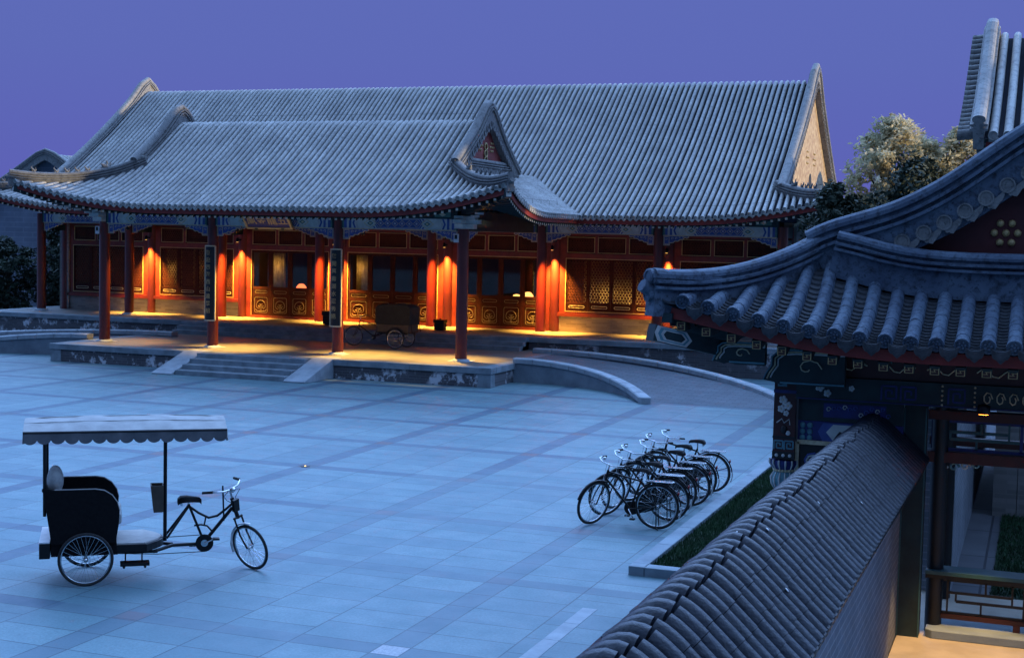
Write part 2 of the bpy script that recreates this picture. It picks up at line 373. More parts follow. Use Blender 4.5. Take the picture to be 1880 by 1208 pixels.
def copy_tree(o, parent=None):
    c = o.copy(); COL.objects.link(c); c.parent = parent; c.matrix_parent_inverse = o.matrix_parent_inverse.copy()
    for ch in o.children: copy_tree(ch, c)
    return c
def text_mesh(name, s, size, M, matname, depth=.006, parent=None):
    cu = bpy.data.curves.new(name, 'FONT'); cu.body = s; cu.size = size; cu.extrude = depth/2; cu.align_x = 'CENTER'; cu.align_y = 'CENTER'; cu.offset = size*.012
    o = bpy.data.objects.new(name, cu); COL.objects.link(o)
    bpy.context.view_layer.update()
    me = bpy.data.meshes.new_from_object(o.evaluated_get(bpy.context.evaluated_depsgraph_get()))
    bpy.data.objects.remove(o); me.transform(M); me.materials.clear(); me.materials.append(MATS[matname])
    return me
def arc(c, r, a0, a1, n, z=0): return [(c[0]+r*math.cos(a0+(a1-a0)*i/n), c[1]+r*math.sin(a0+(a1-a0)*i/n)) for i in range(n+1)]
def lerp(a, b, t): return a + (b-a)*t
# ================================================================ GROUND
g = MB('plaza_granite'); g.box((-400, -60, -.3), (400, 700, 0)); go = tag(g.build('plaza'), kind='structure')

# ================================================================ ROOF TOOLS
def half_prof(r, n=5, base=-.35, tall=1):
    p = [(r*math.cos(PI*i/n), r*tall*math.sin(PI*i/n)) for i in range(n+1)]
    return [(r, base*r)] + p + [(-r, base*r)]
def tile_row(mb, path, r, lat, seg=None, m=None, n=5, tall=1, flip=1):
    """half round cover tiles along a path; seg gives the tile length, with a groove at each joint"""
    prof = half_prof(r, n, -.9, tall)
    if seg:
        pts = [V(p) for p in path]; d = [0]
        for a, b in zip(pts, pts[1:]): d.append(d[-1] + (b-a).length)
        tot = d[-1]; k = max(1, round(tot/seg))
        def at(t):
            t = max(0, min(tot, t))
            for i in range(len(d)-1):
                if t <= d[i+1] or i == len(d)-2: return pts[i].lerp(pts[i+1], (t-d[i])/max(1e-9, d[i+1]-d[i]))
        two = flip > 1
        if two and k % 2 == 0: k += 1
        sh = random.uniform(-.09, .09)*seg
        for i in range(k):
            a = 0 if i == 0 else tot*i/k + sh + .0005; b_ = tot if i == k-1 else tot*(i+1)/k + sh - .0015; jit = 1 + random.uniform(-.018, .018)
            if two and i == k//2: 
                mb.sweep([at(a + (b_-a)*q/6) for q in range(7)], prof, lat=lat, closed=False, caps=False, m=m, smooth=True, scale=[jit]*7)
                kp = len(prof); vv = mb.v[-7*kp:]; mb.add(vv[:kp], [tuple(range(kp))], m); mb.add(vv[-kp:], [tuple(range(kp))], m)
                continue
            mb.sweep([at(a), at(a+.25*(b_-a)), at((a+b_)/2), at(b_-.25*(b_-a)), at(b_)], prof, lat=lat, closed=False, caps=False, m=m, smooth=True, scale=[jit*q for q in ((.962, .972, .985, .995, 1.0) if not two or i > k//2 else (1.0, .995, .985, .972, .962))])
            kp = len(prof); vv = mb.v[-kp:] if not two or i > k//2 else mb.v[-5*kp:-4*kp]; mb.add(vv, [tuple(range(kp))], m)
    else:
        mb.sweep(path, prof, lat=lat, closed=False, caps=False, m=m, smooth=True)
def tile_end(mb, p, lat, out, r, m=None, emboss=False):
    """round end disc of a tile row facing 'out'"""
    p = V(p); lat = V(lat).normalized(); out = V(out).normalized(); up = out.cross(lat); up = up if up.z > 0 else -up
    n = 12; R_ = r*1.1
    ring = [p + lat*R_*math.cos(2*PI*i/n) + up*(R_*math.sin(2*PI*i/n)) for i in range(n)]
    rim = [x + out*.02 for x in ring]; rin = [p + (x-p)*.82 + out*.02 for x in ring]; inn = [p + (x-p)*.78 + out*.006 for x in ring]
    back = [x - out*.05 for x in ring]
    vs = back + rim + rin + inn; fs = []
    for k in range(3):
        for i in range(n): fs.append((k*n+i, k*n+(i+1) % n, (k+1)*n+(i+1) % n, (k+1)*n+i))
    fs.append(tuple(range(3*n, 4*n))); mb.add(vs, fs, m)
    if emboss:
        for i in range(5):
            a = 2*PI*i/5; c = p + lat*R_*.42*math.cos(a) + up*R_*.42*math.sin(a) + out*.008; mb.ball(c, R_*.2, m, n=6, k=4)
        mb.ball(p + out*.008, R_*.18, m, n=6, k=4)
def drip_tile(mb, p, lat, out, wd, h, m=None, fine=False):
    """pointed drip plate hanging at the eave between two rows"""
    p = V(p); lat = V(lat).normalized(); out = V(out).normalized(); up = V((0, 0, 1)); up = (up - out*up.dot(out)).normalized()
    q = [(-.5, .30), (-.25, .10), (0, .03), (.25, .10), (.5, .30), (.52, -.05), (.46, -.40), (.36, -.60), (.26, -.62), (.16, -.80), (0, -1.0), (-.16, -.80), (-.26, -.62), (-.36, -.60), (-.46, -.40), (-.52, -.05)]
    pts = [p + lat*a*wd + up*b*h for a, b in q]; mb.prism(pts, out*.02, m)
    if fine:
        for s_ in (.66,):
            c = p - up*h*.25; pts = [c + (x - c)*s_ + out*.02 for x in pts]; mb.prism(pts, out*.01, m)

class Roof:
    """half-hipped (gable-on-hip) roof with a rounded ridge; T maps (along ridge, across, z) to the world"""
    def __init__(s, T, Lx, Dy, Lg, ze, rise, k=.25, up=.8, L0=5, ext=.6, rr=.35, back_hip=True, bump=0, back_up=True):
        s.bump, s.back_up = bump, back_up
        s.back_hip = back_hip
        s.T, s.Lx, s.Dy, s.Lg, s.ze, s.rise, s.k, s.up, s.L0, s.ext, s.rr = T, Lx, Dy, Lg, ze, rise, k, up, L0, ext, rr
    def h(s, d):
        d = math.sqrt(d*d + s.rr**2) - s.rr*(1 - min(1, d/s.Dy)); t = 1 - d/s.Dy
        return s.ze + s.rise*(t*(1-s.k) + s.k*t*abs(t)) if t > 0 else s.ze + s.rise*t*(1-s.k)
    def hipa(s, w_): return s.Lx - s.Lg if (w_ > 0 and not s.back_hip) else min(s.Dy - abs(w_), s.Lx - s.Lg)
    def warp(s, u, w_, z, lift=0):
        a, b = s.Lx - abs(u), s.Dy - abs(w_)
        if w_ > 0 and not s.back_hip: b = 99
        t = max(0, 1 - (max(a, 0) + max(b, 0))/s.L0)
        if u < 0 and not s.back_up: t = 0
        elif s.bump: z += s.bump*math.exp(-((a-b)/.95)**2)*max(0, min(1, (a+b)/3.2))
        z += s.up*t**2.2; e = s.ext*t**2
        return s.T(u + math.copysign(e, u), w_ + math.copysign(e, w_), z + lift)
    def front(s, u, w_, lift=0): return s.warp(u, w_, s.h(abs(w_)), lift)
    def side(s, u, w_, lift=0): return s.warp(u, w_, s.h(s.Dy - (s.Lx - abs(u))), lift)
    def rows_front(s, sp, sgn, r, mb, nseg=14, seg=None, ends=True, m=None, over=.0, drip=(.2, .1), emboss=False, umin=-1e9, umax=1e9):
        n = int(s.Lx/sp)*2 + 1; lat = (s.T(1, 0, 0) - s.T(0, 0, 0)).normalized(); outv = (s.T(0, sgn, 0) - s.T(0, 0, 0)).normalized()
        for i in range(n):
            u = (i - (n-1)/2)*sp + random.uniform(-.006, .006)
            if not (umin <= u <= umax): continue
            a = s.Lx - abs(u); w0 = -over if abs(u) <= s.Lg else s.Dy - a
            if s.Dy - w0 < .15: continue
            ws = [w0 + (s.Dy - w0)*(j/nseg) for j in range(nseg+1)]
            if w0 <= 0: ws = sorted(set([round(x, 4) for x in ws + [-over*.5, 0, .15, .3]]))
            path = [s.front(u, sgn*x if x > 0 else sgn*x, .02) for x in ws]
            tile_row(mb, path, r*random.uniform(.97, 1.03), lat, seg, m)
            if ends:
                tile_end(mb, path[-1] + outv*.01, lat, outv - V((0, 0, .25)), r, m, emboss)
                p2 = s.front(u + sp/2, sgn*s.Dy, -.035) + outv*.03
                if abs(u + sp/2) < s.Lx: drip_tile(mb, p2, lat, outv - V((0, 0, .2)), sp*.72, drip[1], 'gate_pan' if emboss else m, emboss)
    def rows_side(s, sp, sgn, r, mb, nseg=8, seg=None, m=None, drip=(.2, .1), emboss=False):
        n = int(s.Dy/sp)*2 + 1; lat = (s.T(0, 1, 0) - s.T(0, 0, 0)).normalized(); outv = (s.T(sgn, 0, 0) - s.T(0, 0, 0)).normalized()
        for i in range(n):
            w_ = (i - (n-1)/2)*sp; a0 = s.hipa(w_)
            if a0 < .15: continue
            us = [s.Lx - a0 + a0*j/nseg for j in range(nseg+1)]
            path = [s.side(sgn*x, w_, .02) for x in us]
            tile_row(mb, path, r*random.uniform(.97, 1.03), lat, seg, m)
            tile_end(mb, path[-1] + outv*.01, lat, outv - V((0, 0, .25)), r, m, emboss)
            p2 = s.side(sgn*s.Lx, w_ + sp/2, -.035) + outv*.03
            drip_tile(mb, p2, lat, outv - V((0, 0, .2)), sp*.72, drip[1], 'gate_pan' if emboss else m, emboss)
    def pan(s, mb, m=None, off=0):
        """under-tiles: one sheet front, back and sides"""
        nu = 60
        us = sorted(set([-s.Lx + 2*s.Lx*i/nu for i in range(nu+1)] + [-s.Lg, s.Lg]))
        for sgn in (-1, 1):
            vs = []; k = 13; fs = []
            for u in (us if s.back_hip or sgn < 0 else [x for x in us if abs(x) <= s.Lg + 1e-6]):
                w0 = 0 if abs(u) <= s.Lg + 1e-6 else s.Dy - (s.Lx - abs(u))
                for j in range(k): vs.append(s.front(u, sgn*(w0 + (s.Dy - w0)*j/(k-1)), off))
            for i in range(len(vs)//k-1):
                for j in range(k-1): fs.append((i*k+j, (i+1)*k+j, (i+1)*k+j+1, i*k+j+1))
            mb.add(vs, fs, m, True)
            vs = []; fs = []; nw = 24
            for i in range(nw+1):
                w_ = -s.Dy + 2*s.Dy*i/nw; a0 = s.hipa(w_)
                for j in range(9): vs.append(s.side(sgn*(s.Lx - a0 + a0*j/8), w_, off))
            for i in range(nw):
                for j in range(8): fs.append((i*9+j, (i+1)*9+j, (i+1)*9+j+1, i*9+j+1))
            mb.add(vs, fs, m, True)
    def eave_path(s, side, n=40, inset=0, drop=0, lo=-1, hi=1):
        """points along an eave: side 'f','b' (front/back) or 'l','r'"""
        o = []
        for i in range(n+1):
            t = lo + (hi-lo)*i/n
            if side in 'fb':
                sg = -1 if side == 'f' else 1; u = t*s.Lx; p = s.warp(u, sg*s.Dy, s.ze); d = V(s.T(0, sg, 0)) - V(s.T(0, 0, 0))
            else:
                sg = -1 if side == 'l' else 1; p = s.warp(sg*s.Lx, t*s.Dy, s.ze); d = V(s.T(sg, 0, 0)) - V(s.T(0, 0, 0))
            # keep the board inside the corner
            sh = max(0, abs(t) - (1 - inset/ (s.Lx if side in 'fb' else s.Dy)))
            o.append(p - d.normalized()*inset - V((0, 0, drop)))
        return o
    def boards(s, mb, sides, m, h=.16, inset=.10, drop=.09, th=.05):
        for sd in sides: mb.sweep(s.eave_path(sd, 48, inset, drop, -.99, .99), [(-th/2, 0), (th/2, 0), (th/2, -h), (-th/2, -h)], up=(0, 0, 1), m=m)
    def soffit(s, mb, sides, m, depth=1.9, inset=.14, drop=.22, slope=.42):
        for sd in sides:
            a = s.eave_path(sd, 40, inset, drop, -.985, .985)
            if sd in 'fb': d = V(s.T(0, 1 if sd == 'f' else -1, 0)) - V(s.T(0, 0, 0))
            else: d = V(s.T(1 if sd == 'l' else -1, 0, 0)) - V(s.T(0, 0, 0))
            vs = []; zc = s.ze - drop
            for i, p in enumerate(a):
                hal = s.Lx if sd in 'fb' else s.Dy; tt = abs(-.985 + 1.97*i/40); dp = max(.01, min(depth, hal*(1-tt)*.98))
                q = p + d*dp; q.z = p.z + (zc + depth*slope - p.z)*dp/depth; vs += [p, q]
            mb.add(vs, [(2*i, 2*i+1, 2*i+3, 2*i+2) for i in range(len(a)-1)], m)
    def rafters(s, mb, side, sp, m, mend, ln=1.2, sz=.095, inset=.13, drop=.32, pat=True, lo=-.97, hi=.97, mpat='gilt_worn'):
        tot = (s.Lx if side in 'fb' else s.Dy)*(hi-lo); n = int(tot/sp)
        a = s.eave_path(side, n, inset, drop, lo, hi)
        if side in 'fb': d = V(s.T(0, 1 if side == 'f' else -1, 0)) - V(s.T(0, 0, 0)); l = V(s.T(1, 0, 0)) - V(s.T(0, 0, 0))
        else: d = V(s.T(1 if side == 'l' else -1, 0, 0)) - V(s.T(0, 0, 0)); l = V(s.T(0, 1, 0)) - V(s.T(0, 0, 0))
        for i_, p in enumerate(a):
            hal = s.Lx if side in 'fb' else s.Dy; tt = abs(lo + (hi-lo)*i_/n); lx = max(.12, min(ln, hal*(1-tt)*.85))
            q = p + d*lx; q.z = p.z + (s.ze - drop + ln*.4 - p.z)*lx/ln; mb.bar(p, q, sz, sz, m)
            e = sz*.36; f_ = p - d*.004; up = V((0, 0, 1))
            mb.add([f_ - l*e - up*e, f_ + l*e - up*e, f_ + l*e + up*e, f_ - l*e + up*e], [(0, 1, 2, 3)], mend)
            if pat:
                f_ = p - d*.008; t = sz*.09
                for (x0, y0, x1, y1) in ((-.4, .4, .4, .4), (-.4, -.4, .4, -.4), (-.4, -.4, -.4, .4), (.4, -.4, .4, .4), (-.15, .12, .4, .12), (-.4, -.12, .15, -.12), (0, -.12, 0, .12)):
                    A_ = f_ + l*x0*sz + up*y0*sz; B_ = f_ + l*x1*sz + up*y1*sz; mb.bar(A_, B_, t, t*.5, mpat)
    def hip_line(s, su, sw, a0, n=14, lift=0):
        return [s.warp(su*(s.Lx - a), sw*(s.Dy - a), s.h(s.Dy - a), lift) for a in [a0*(1 - i/n) for i in range(n+1)]]
_rh = [(.11, -.25), (.12, .09), (.185, .105), (.185, .15), (.10, .155), (.10, .195), (.185, .205), (.185, .25), (.10, .255), (.10, .29), (.14, .31), (.14, .36), (.12, .41), (.07, .44)]
RIDGE_PROF = [(-.11, -.25)] + _rh + [(0, .45)] + [(-a, b) for a, b in _rh[:0:-1]]
def ridge_prof(sx=1, sz=1): return [(a*sx, b*sz if b > 0 else b) for a, b in RIDGE_PROF]
def beast(mb, p, d, s_=1, m=None):
    """small crouching ridge beast facing along d"""
    p = V(p); d = V(d); d.z = 0; d.normalize(); l = d.cross(V((0, 0, 1)))
    def q(a, b, c): return p + d*a*s_ + l*b*s_ + V((0, 0, c*s_))
    mb.tube([q(-.16, 0, .0), q(-.14, 0, .12), q(-.05, 0, .2), q(.04, 0, .27), q(.1, 0, .36), q(.17, 0, .40)], [.07*s_, .1*s_, .095*s_, .08*s_, .075*s_, .035*s_], 7, m)
    mb.tube([q(.0, 0, .2), q(.05, 0, .1), q(.06, 0, -.02)], [.06*s_, .045*s_, .045*s_], 6, m)
    mb.tube([q(.12, .02, .42), q(.06, .05, .5), q(.0, .06, .54)], [.03*s_, .02*s_, .008*s_], 5, m)
    mb.tube([q(.12, -.02, .42), q(.06, -.05, .5), q(.0, -.06, .54)], [.03*s_, .02*s_, .008*s_], 5, m)
    mb.tube([q(-.16, 0, .05), q(-.26, 0, .18), q(-.24, 0, .34), q(-.17, 0, .42)], [.06*s_, .06*s_, .04*s_, .01*s_], 6, m)
def dragon_head(mb, p, d, s_=1, m=None):
    """upturned scroll-mouthed beast head that closes a ridge"""
    p = V(p); d = V(d); d.z = 0; d.normalize(); l = d.cross(V((0, 0, 1)))
    def q(a, b, c): return p + d*a*s_ + l*b*s_ + V((0, 0, c*s_))
    mb.tube([q(-.3, 0, .1), q(-.12, 0, .16), q(.05, 0, .2), q(.2, 0, .34), q(.3, 0, .4)], [.17*s_, .2*s_, .17*s_, .11*s_, .04*s_], 8, m)
    mb.tube([q(.0, 0, .06), q(.15, 0, .05), q(.28, 0, .12)], [.14*s_, .10*s_, .04*s_], 8, m)
    for b in (-.1, .1):
        mb.tube([q(-.05, b, .3), q(-.14, b*1.3, .46), q(-.1, b*1.5, .6), q(0, b*1.4, .64)], [.05*s_, .045*s_, .03*s_, .01*s_], 6, m)
        mb.ball(q(.06, b, .32), .05*s_, m, n=6, k=4)
    mb.tube([q(-.3, 0, .25), q(-.4, 0, .42), q(-.34, 0, .56)], [.09*s_, .06*s_, .015*s_], 6, m)

# painted architraves -----------------------------------------------------------
def flat(mb, pts, y, m, th=.006):
    mb.prism([(x, y, z) for x, z in pts], (0, -th, 0), m)
def ringpoly(mb, pts, y, t, m, th=.006):
    n = len(pts)
    for i in range(n): 
        a, b = pts[i], pts[(i+1) % n]; mb.bar((a[0], y - th/2, a[1]), (b[0], y - th/2, b[1]), t, th, m, up=(0, -1, 0))
def painted_beam(mb, x0, x1, y, z0, z1, rich=True, center='paint_blue'):
    """tangent painting on the face of a beam: end bands, chevron collars, roundels and a lozenge field"""
    H = z1 - z0; Wd = x1 - x0; zc = (z0+z1)/2; xc_ = (x0+x1)/2; hx = H*.5
    flat(mb, [(x0, z0+.02), (x1, z0+.02), (x1, z1-.02), (x0, z1-.02)], y, 'paint_pale', .004)
    for s in (-1, 1):
        e = x0 if s < 0 else x1; d = -s
        for a, b, m in ((.0, .06, 'paint_green'), (.06, .16, 'paint_blue'), (.19, .24, 'paint_white'), (.24, .33, 'paint_blue')):
            flat(mb, [(e+d*a, z0+.02), (e+d*b, z0+.02), (e+d*b, z1-.02), (e+d*a, z1-.02)], y-.005, m)
        p = .44
        for o_, m in ((0, 'paint_blue'), (.10, 'paint_white')):
            flat(mb, [(e+d*(p+o_), z0+.03), (e+d*(p+o_+.07), z0+.03), (e+d*(p+o_+.07-hx*.35), zc), (e+d*(p+o_+.07), z1-.03), (e+d*(p+o_), z1-.03), (e+d*(p+o_-hx*.35), zc)], y-.005, m)
        # roundel with diamond
        c = e + d*(Wd*.25 if Wd > 3 else .78)
        for rr, m in ((H*.42, 'gilt_worn'), (H*.33, 'paint_pale'), (H*.20, 'paint_green'), (H*.10, 'gilt_worn')):
            flat(mb, [(c-rr*1.5, zc), (c, zc-rr), (c+rr*1.5, zc), (c, zc+rr)], y-.005-.003*(.42*H-rr)*10, m)
        for k in range(8):
            a = 2*PI*k/8; q = (c + math.cos(a)*H*.42, zc + math.sin(a)*H*.30); flat(mb, [(q[0]-.03, q[1]), (q[0], q[1]-.03), (q[0]+.03, q[1]), (q[0], q[1]+.03)], y-.006, 'gilt_worn')
        # inner chevron
        e2 = xc_ + s*(Wd*.19)
        flat(mb, [(e2+s*.05, z0+.03), (e2+s*.11, z0+.03), (e2+s*(.11+hx*.6), zc), (e2+s*.11, z1-.03), (e2+s*.05, z1-.03), (e2+s*(.05+hx*.6), zc)], y-.005, 'paint_blue')
    k = Wd*.19; t = hx*.55
    fld = [(xc_-k-t, zc), (xc_-k, z0+.035), (xc_+k, z0+.035), (xc_+k+t, zc), (xc_+k, z1-.035), (xc_-k, z1-.035)]
    flat(mb, fld, y-.005, center, .006)
    ringpoly(mb, [(xc_ + (a-xc_)*.94, zc + (b-zc)*.84) for a, b in fld], y-.012, .014, 'paint_white')
    n = max(3, int(k*2/(H*.6)))
    for i in range(n):
        c = xc_ - k + (i+.5)*2*k/n; r_ = min(k/n, H*.30)
        ringpoly(mb, [(c-r_, zc), (c, zc-H*.26), (c+r_, zc), (c, zc+H*.26)], y-.012, .014, 'gilt_worn')
        flat(mb, [(c-r_*.35, zc), (c, zc-H*.1), (c+r_*.35, zc), (c, zc+H*.1)], y-.011, 'paint_white')
def bracket_pts(s, w_=1.0, h=.34):
    q = [(0, 0), (w_, 0), (w_, -.05), (w_*.93, -.08), (w_*.85, -.05), (w_*.78, -.12), (w_*.66, -.13), (w_*.58, -.20), (w_*.46, -.19), (w_*.40, -.25), (w_*.27, -.26), (w_*.25, -h), (0, -h)]
    return [(s*a, b) for a, b in q]
def bracket(mb, x, y, z, s, w_=1.0, h=.34, th=.08):
    """openwork carved spandrel bracket with gilt edge, blue ground and scrolls"""
    q = [(x + a, z + b) for a, b in bracket_pts(s, w_, h)]
    mb.prism([(a, y + th/2, b) for a, b in q], (0, -th, 0), 'paint_blue')
    ringpoly(mb, q, y - th/2, .026, 'gilt_worn', .014)
    ringpoly(mb, [(x+s*.04, z-.04), (x+s*.22, z-.04), (x+s*.22, z-h+.04), (x+s*.04, z-h+.04)], y-th/2, .018, 'gilt_worn', .012)
    for cx_, cz_, r_ in ((.13, -.14, .055), (.35, -.10, .06), (.50, -.09, .05), (.64, -.06, .035), (.78, -.045, .028)):
        pts = [(x + s*(cx_*w_ + r_*(1-.12*i)*math.cos(i*.8)), y - th/2 - .006, z + cz_ + r_*(1-.12*i)*math.sin(i*.8)) for i in range(8)]
        mb.tube(pts, .010, 4, 'paint_white', smooth=False)

# ================================================================ HALL AND PORTICO FRAME
XC = -24.98; BA, BB = 4.576, 4.96
PX = [XC-BB/2-BA, XC-BB/2, XC+BB/2, XC+BB/2+BA]
YP, ZP = 43.48, .629
YH, YW, ZH = 51.40, 53.1, 1.089
HX = [PX[0]-2*BA, PX[0]-BA] + PX + [PX[3]+BA, PX[3]+2*BA]
ZB0, ZB1 = 4.93, 5.33
def column(root, x, y, z0, z1, r=.195, name='column', m='column_red'):
    b = MB(m); b.lathe([(r*1.02, 0), (r, .5), (r*.985, (z1-z0)*.6), (r*.96, z1-z0)], (x, y, z0), 20)
    o = world_child(b, name, root)
    s = MB('stone_light'); s.lathe([(r*1.55, 0), (r*1.55, .02), (r*1.45, .05), (r*1.15, .075), (r*1.05, .08)], (x, y, z0), 20); s.box((x-.36, y-.36, z0-.05), (x+.36, y+.36, z0+.012))
    s.build('column_base', o)
    return o
def platform(root, x0, x1, y0, y1, z, zb=0, slab=.17, left=True, right=True):
    b = MB('platform_brick', 'stone_step'); b.box((x0+.06, y0+.06, zb), (x1-.06, y1, z-slab), 'platform_brick')
    o = world_child(b, 'platform', root)
    s = MB('stone_step'); n = int((x1-x0)/2.6)
    for i in range(n):
        a, c = x0 + (x1-x0)*i/n, x0 + (x1-x0)*(i+1)/n; s.box((a+.004, y0, z-slab), (c-.004, y0+.45, z))
    for xx in ((x0,) if left else ()) + ((x1-.45,) if right else ()):
        k = max(1, int((y1-y0-.45)/2))
        for i in range(k):
            a, c = y0+.45 + (y1-y0-.45)*i/k, y0+.45 + (y1-y0-.45)*(i+1)/k; s.box((xx, a+.004, z-slab), (xx+.45, c-.004, z))
    for xx in (x0+.03, x1-.48): s.box((xx, y0+.03, zb), (xx+.45, y0+.4, z-slab-.004))
    e = s.build('edge_stone', o, bevel=.012)
    p = MB('porch_paving'); p.box((x0+.45, y0+.45, z-.1), (x1-.45, y1, z-.003)); e2 = p.build('porch_floor', o)
    return o
def stairs(root, x0, x1, y0, y1, z0, z1, n, name='steps', cheek=None):
    b = MB('stone_step')
    for i in range(n):
        zt = z0 + (z1-z0)*(i+1)/n - (.0 if i < n-1 else .004); ya = y0 + (y1-y0)*i/n
        m_ = 4
        for k in range(m_):
            a, c = x0 + (x1-x0)*k/m_, x0 + (x1-x0)*(k+1)/m_
            off = .5/m_*(x1-x0)*(i % 2)
            b.box((min(x1, a+.003), ya, z0-.02), (min(x1, c-.003), y1 + .02, zt))
    return world_child(b, name, root, bevel=.012)
# ================================================================ MAIN HALL
hall = thing('hall', (XC, YW, 0), 'long hall with sweeping blue-grey tile roof and lamplit red lattice front', 'hall')
RH = Roof(lambda u, w_, z: V((XC + u, 59.0 + w_, z)), Lx=17.75, Dy=8.9, Lg=15.85, ze=5.55, rise=5.75, k=.25, up=.75, L0=5.5, ext=.45, rr=.30)
t = MB('roof_tile'); SP = .229
RH.rows_front(SP, -1, .070, t, nseg=16, over=.0, umin=-17.7)
RH.rows_side(SP, 1, .070, t)
RH.rows_side(SP, -1, .070, t)
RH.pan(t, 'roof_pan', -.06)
world_child(t, 'roof_tiles', hall)
def gable_ridges(RF, root, sgns, boji_z=.0, m='pale_ridge', m2='ridge_brick', beasts=True, gable_m='gable_red', wfac=.8, studs=True, soff=.55, frontonly=False, rp=(1, 1), wa=None):
    T = RF.T
    for sg in sgns:
        b = MB(m, m2); ug = RF.Lg + .18
        lat = (T(1, 0, 0) - T(0, 0, 0)).normalized(); 
        wmax = RF.Dy - (RF.Lx - RF.Lg) + .15
        ws = [-wmax + 2*wmax*i/48 for i in range(49)]
        pts = []
        for x in ws:
            z = RF.h(abs(x)) + (.12 if RF.bump else .30)*max(0, 1 - abs(x)/1.3)**1.5
            pts.append(RF.warp(sg*ug, x, z + .02) if RF.bump else T(sg*ug, x, z + .02))
        b.sweep(pts, ridge_prof(*rp), lat=lat, m=m)
        # small upturned feet and heads where the verge ridge ends
        for s_ in (() if RF.bump else (-1, 1)):
            p = T(sg*ug, s_*wmax, RF.h(wmax) + .12); d = T(0, s_, 0) - T(0, 0, 0)
            dragon_head(b, p + d*.05, d, .55*rp[1], m2)
        rdg = world_child(b, 'verge_ridge', root)
        # hip ridges
        hb = MB(m2, m)
        for s_ in ((-1, 1) if RF.back_hip else (-1,)):
            a0 = RF.Lx - RF.Lg + .1; line = RF.hip_line(sg, s_, a0, 14, .02); hb.sweep(line, ridge_prof(.9*rp[0], .8*rp[1]), m=m2)
            d = line[-1] - line[-2]; tip = line[-1]
            if beasts:
                dragon_head(hb, line[5] + V((0, 0, .30)), d, .5, m2)
                for k in (7, 8, 9, 10, 12): beast(hb, line[k] + V((0, 0, .34*rp[1])), d, .42, m2)
            hb.tube([tip + V((0, 0, .05)), tip + d.normalized()*.12 + V((0, 0, .1))], .08, 8, m2)
        # skirting ridge at the gable foot
        a0 = RF.Lx - RF.Lg + .05; zb = RF.h(RF.Dy - a0); w1 = RF.Dy - a0
        hb.sweep([(RF.warp if RF.bump else T)(sg*(RF.Lg + (.36 if RF.bump else .12)), x*w1/10, zb + .02) for x in (range(-10, 11) if RF.bump else (-10, -5, 0, 5, 10))], ridge_prof(.9*rp[0], .8*rp[1]), lat=lat, m=m2)
        if beasts:
            for s_ in (-1, 1):
                d = T(0, s_, 0) - T(0, 0, 0); dragon_head(hb, T(sg*(RF.Lg+.12), s_*(w1 - .9), zb + .25), d, .5, m2)
        world_child(hb, 'hip_ridge', root)
        # gable wall with barge board and hanging tile ends
        gb = MB(gable_m, 'gilt', 'soffit'); ux = RF.Lg - .02; pl = []
        for x in ws: pl.append(T(sg*ux, x*.97, RF.h(abs(x)) - .05))
        zf = RF.h(wmax) - .3
        poly = [T(sg*ux, -wmax*.97, zf)] + pl + [T(sg*ux, wmax*.97, zf)]
        dv = (T(sg, 0, 0) - T(0, 0, 0)).normalized()
        gb.prism(poly, dv*.1, gable_m)
        # dark rounded smoke opening and studs
        zo = RF.h(wmax); rp_ = RF.rise*.13
        op = [(-.22*rp_, 0), (.22*rp_, 0)]
        arcp = [T(sg*(ux+.105), .42*rp_*math.cos(PI*i/8), zo + .35 + rp_*.6*1 + .42*rp_*math.sin(PI*i/8)) for i in range(9)]
        gb.prism([T(sg*(ux+.105), .42*rp_, zo)] + arcp + [T(sg*(ux+.105), -.42*rp_, zo)], dv*.01, 'soffit')
        if studs:
            hs = RF.rise*.30
            for s_ in (-1, 1):
                for k in range(7):
                    a = 2*PI*k/6; rr = 0 if k == 6 else .16*RF.Dy/5.4
                    gb.ball(T(sg*(ux+.11), s_*soff*RF.Dy/5.4 + rr*math.cos(a), zo + hs + rr*math.sin(a)), .045, 'gilt', n=8, k=5)
        gw = world_child(gb, 'gable_wall', root)
        hb = MB('ridge_brick'); 
        L_ = 0; prev = None; step = .26; acc = step
        fine = 400
        for i in range(fine+1):
            x = -wmax + 2*wmax*i/fine; p = (RF.warp if RF.bump else T)(sg*ug, x, RF.h(abs(x)))
            if prev is not None: acc += (p - prev).length
            prev = p
            if acc >= step and not (RF.bump and abs(x) > wmax-.72):
                acc = 0
                sl = (RF.h(abs(x)+.02) - RF.h(abs(x)))/.02*(1 if x > 0 else -1)
                tg = (T(0, 1, sl) - T(0, 0, 0)).normalized()
                q = p - V((0, 0, .10)) + dv*.13; tile_row(hb, [q - dv*.35 + V((0, 0, .03)), q], .085, tg); tile_end(hb, q, tg, dv, .085)
                q2 = p + tg*step/2 - V((0, 0, .17)) + dv*.12; drip_tile(hb, q2, tg, dv, step*.9, .13)
        for s_ in (-1, 1):
            hh = [T(sg*ug, s_*x, RF.h(x) - .02) for x in [wmax*i/14 for i in range(15)]]
            hb.sweep(hh, [(-.3, -.14), (.08, -.14), (.08, .05), (-.3, .05)] if sg > 0 else [(.3, -.14), (-.08, -.14), (-.08, .05), (.3, .05)], lat=lat)
        hb.build('verge_tiles', gw).matrix_parent_inverse = Matrix.Identity(4)
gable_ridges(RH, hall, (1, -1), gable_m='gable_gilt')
b = MB('fascia_red'); RH.boards(b, 'flr', 'fascia_red'); world_child(b, 'eave_board', hall)
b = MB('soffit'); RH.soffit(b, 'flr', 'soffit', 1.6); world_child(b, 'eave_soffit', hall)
b = MB('paint_teal_dark', 'paint_pale', 'gilt_worn'); RH.rafters(b, 'f', SP, 'paint_teal_dark', 'paint_white'); world_child(b, 'rafters', hall)
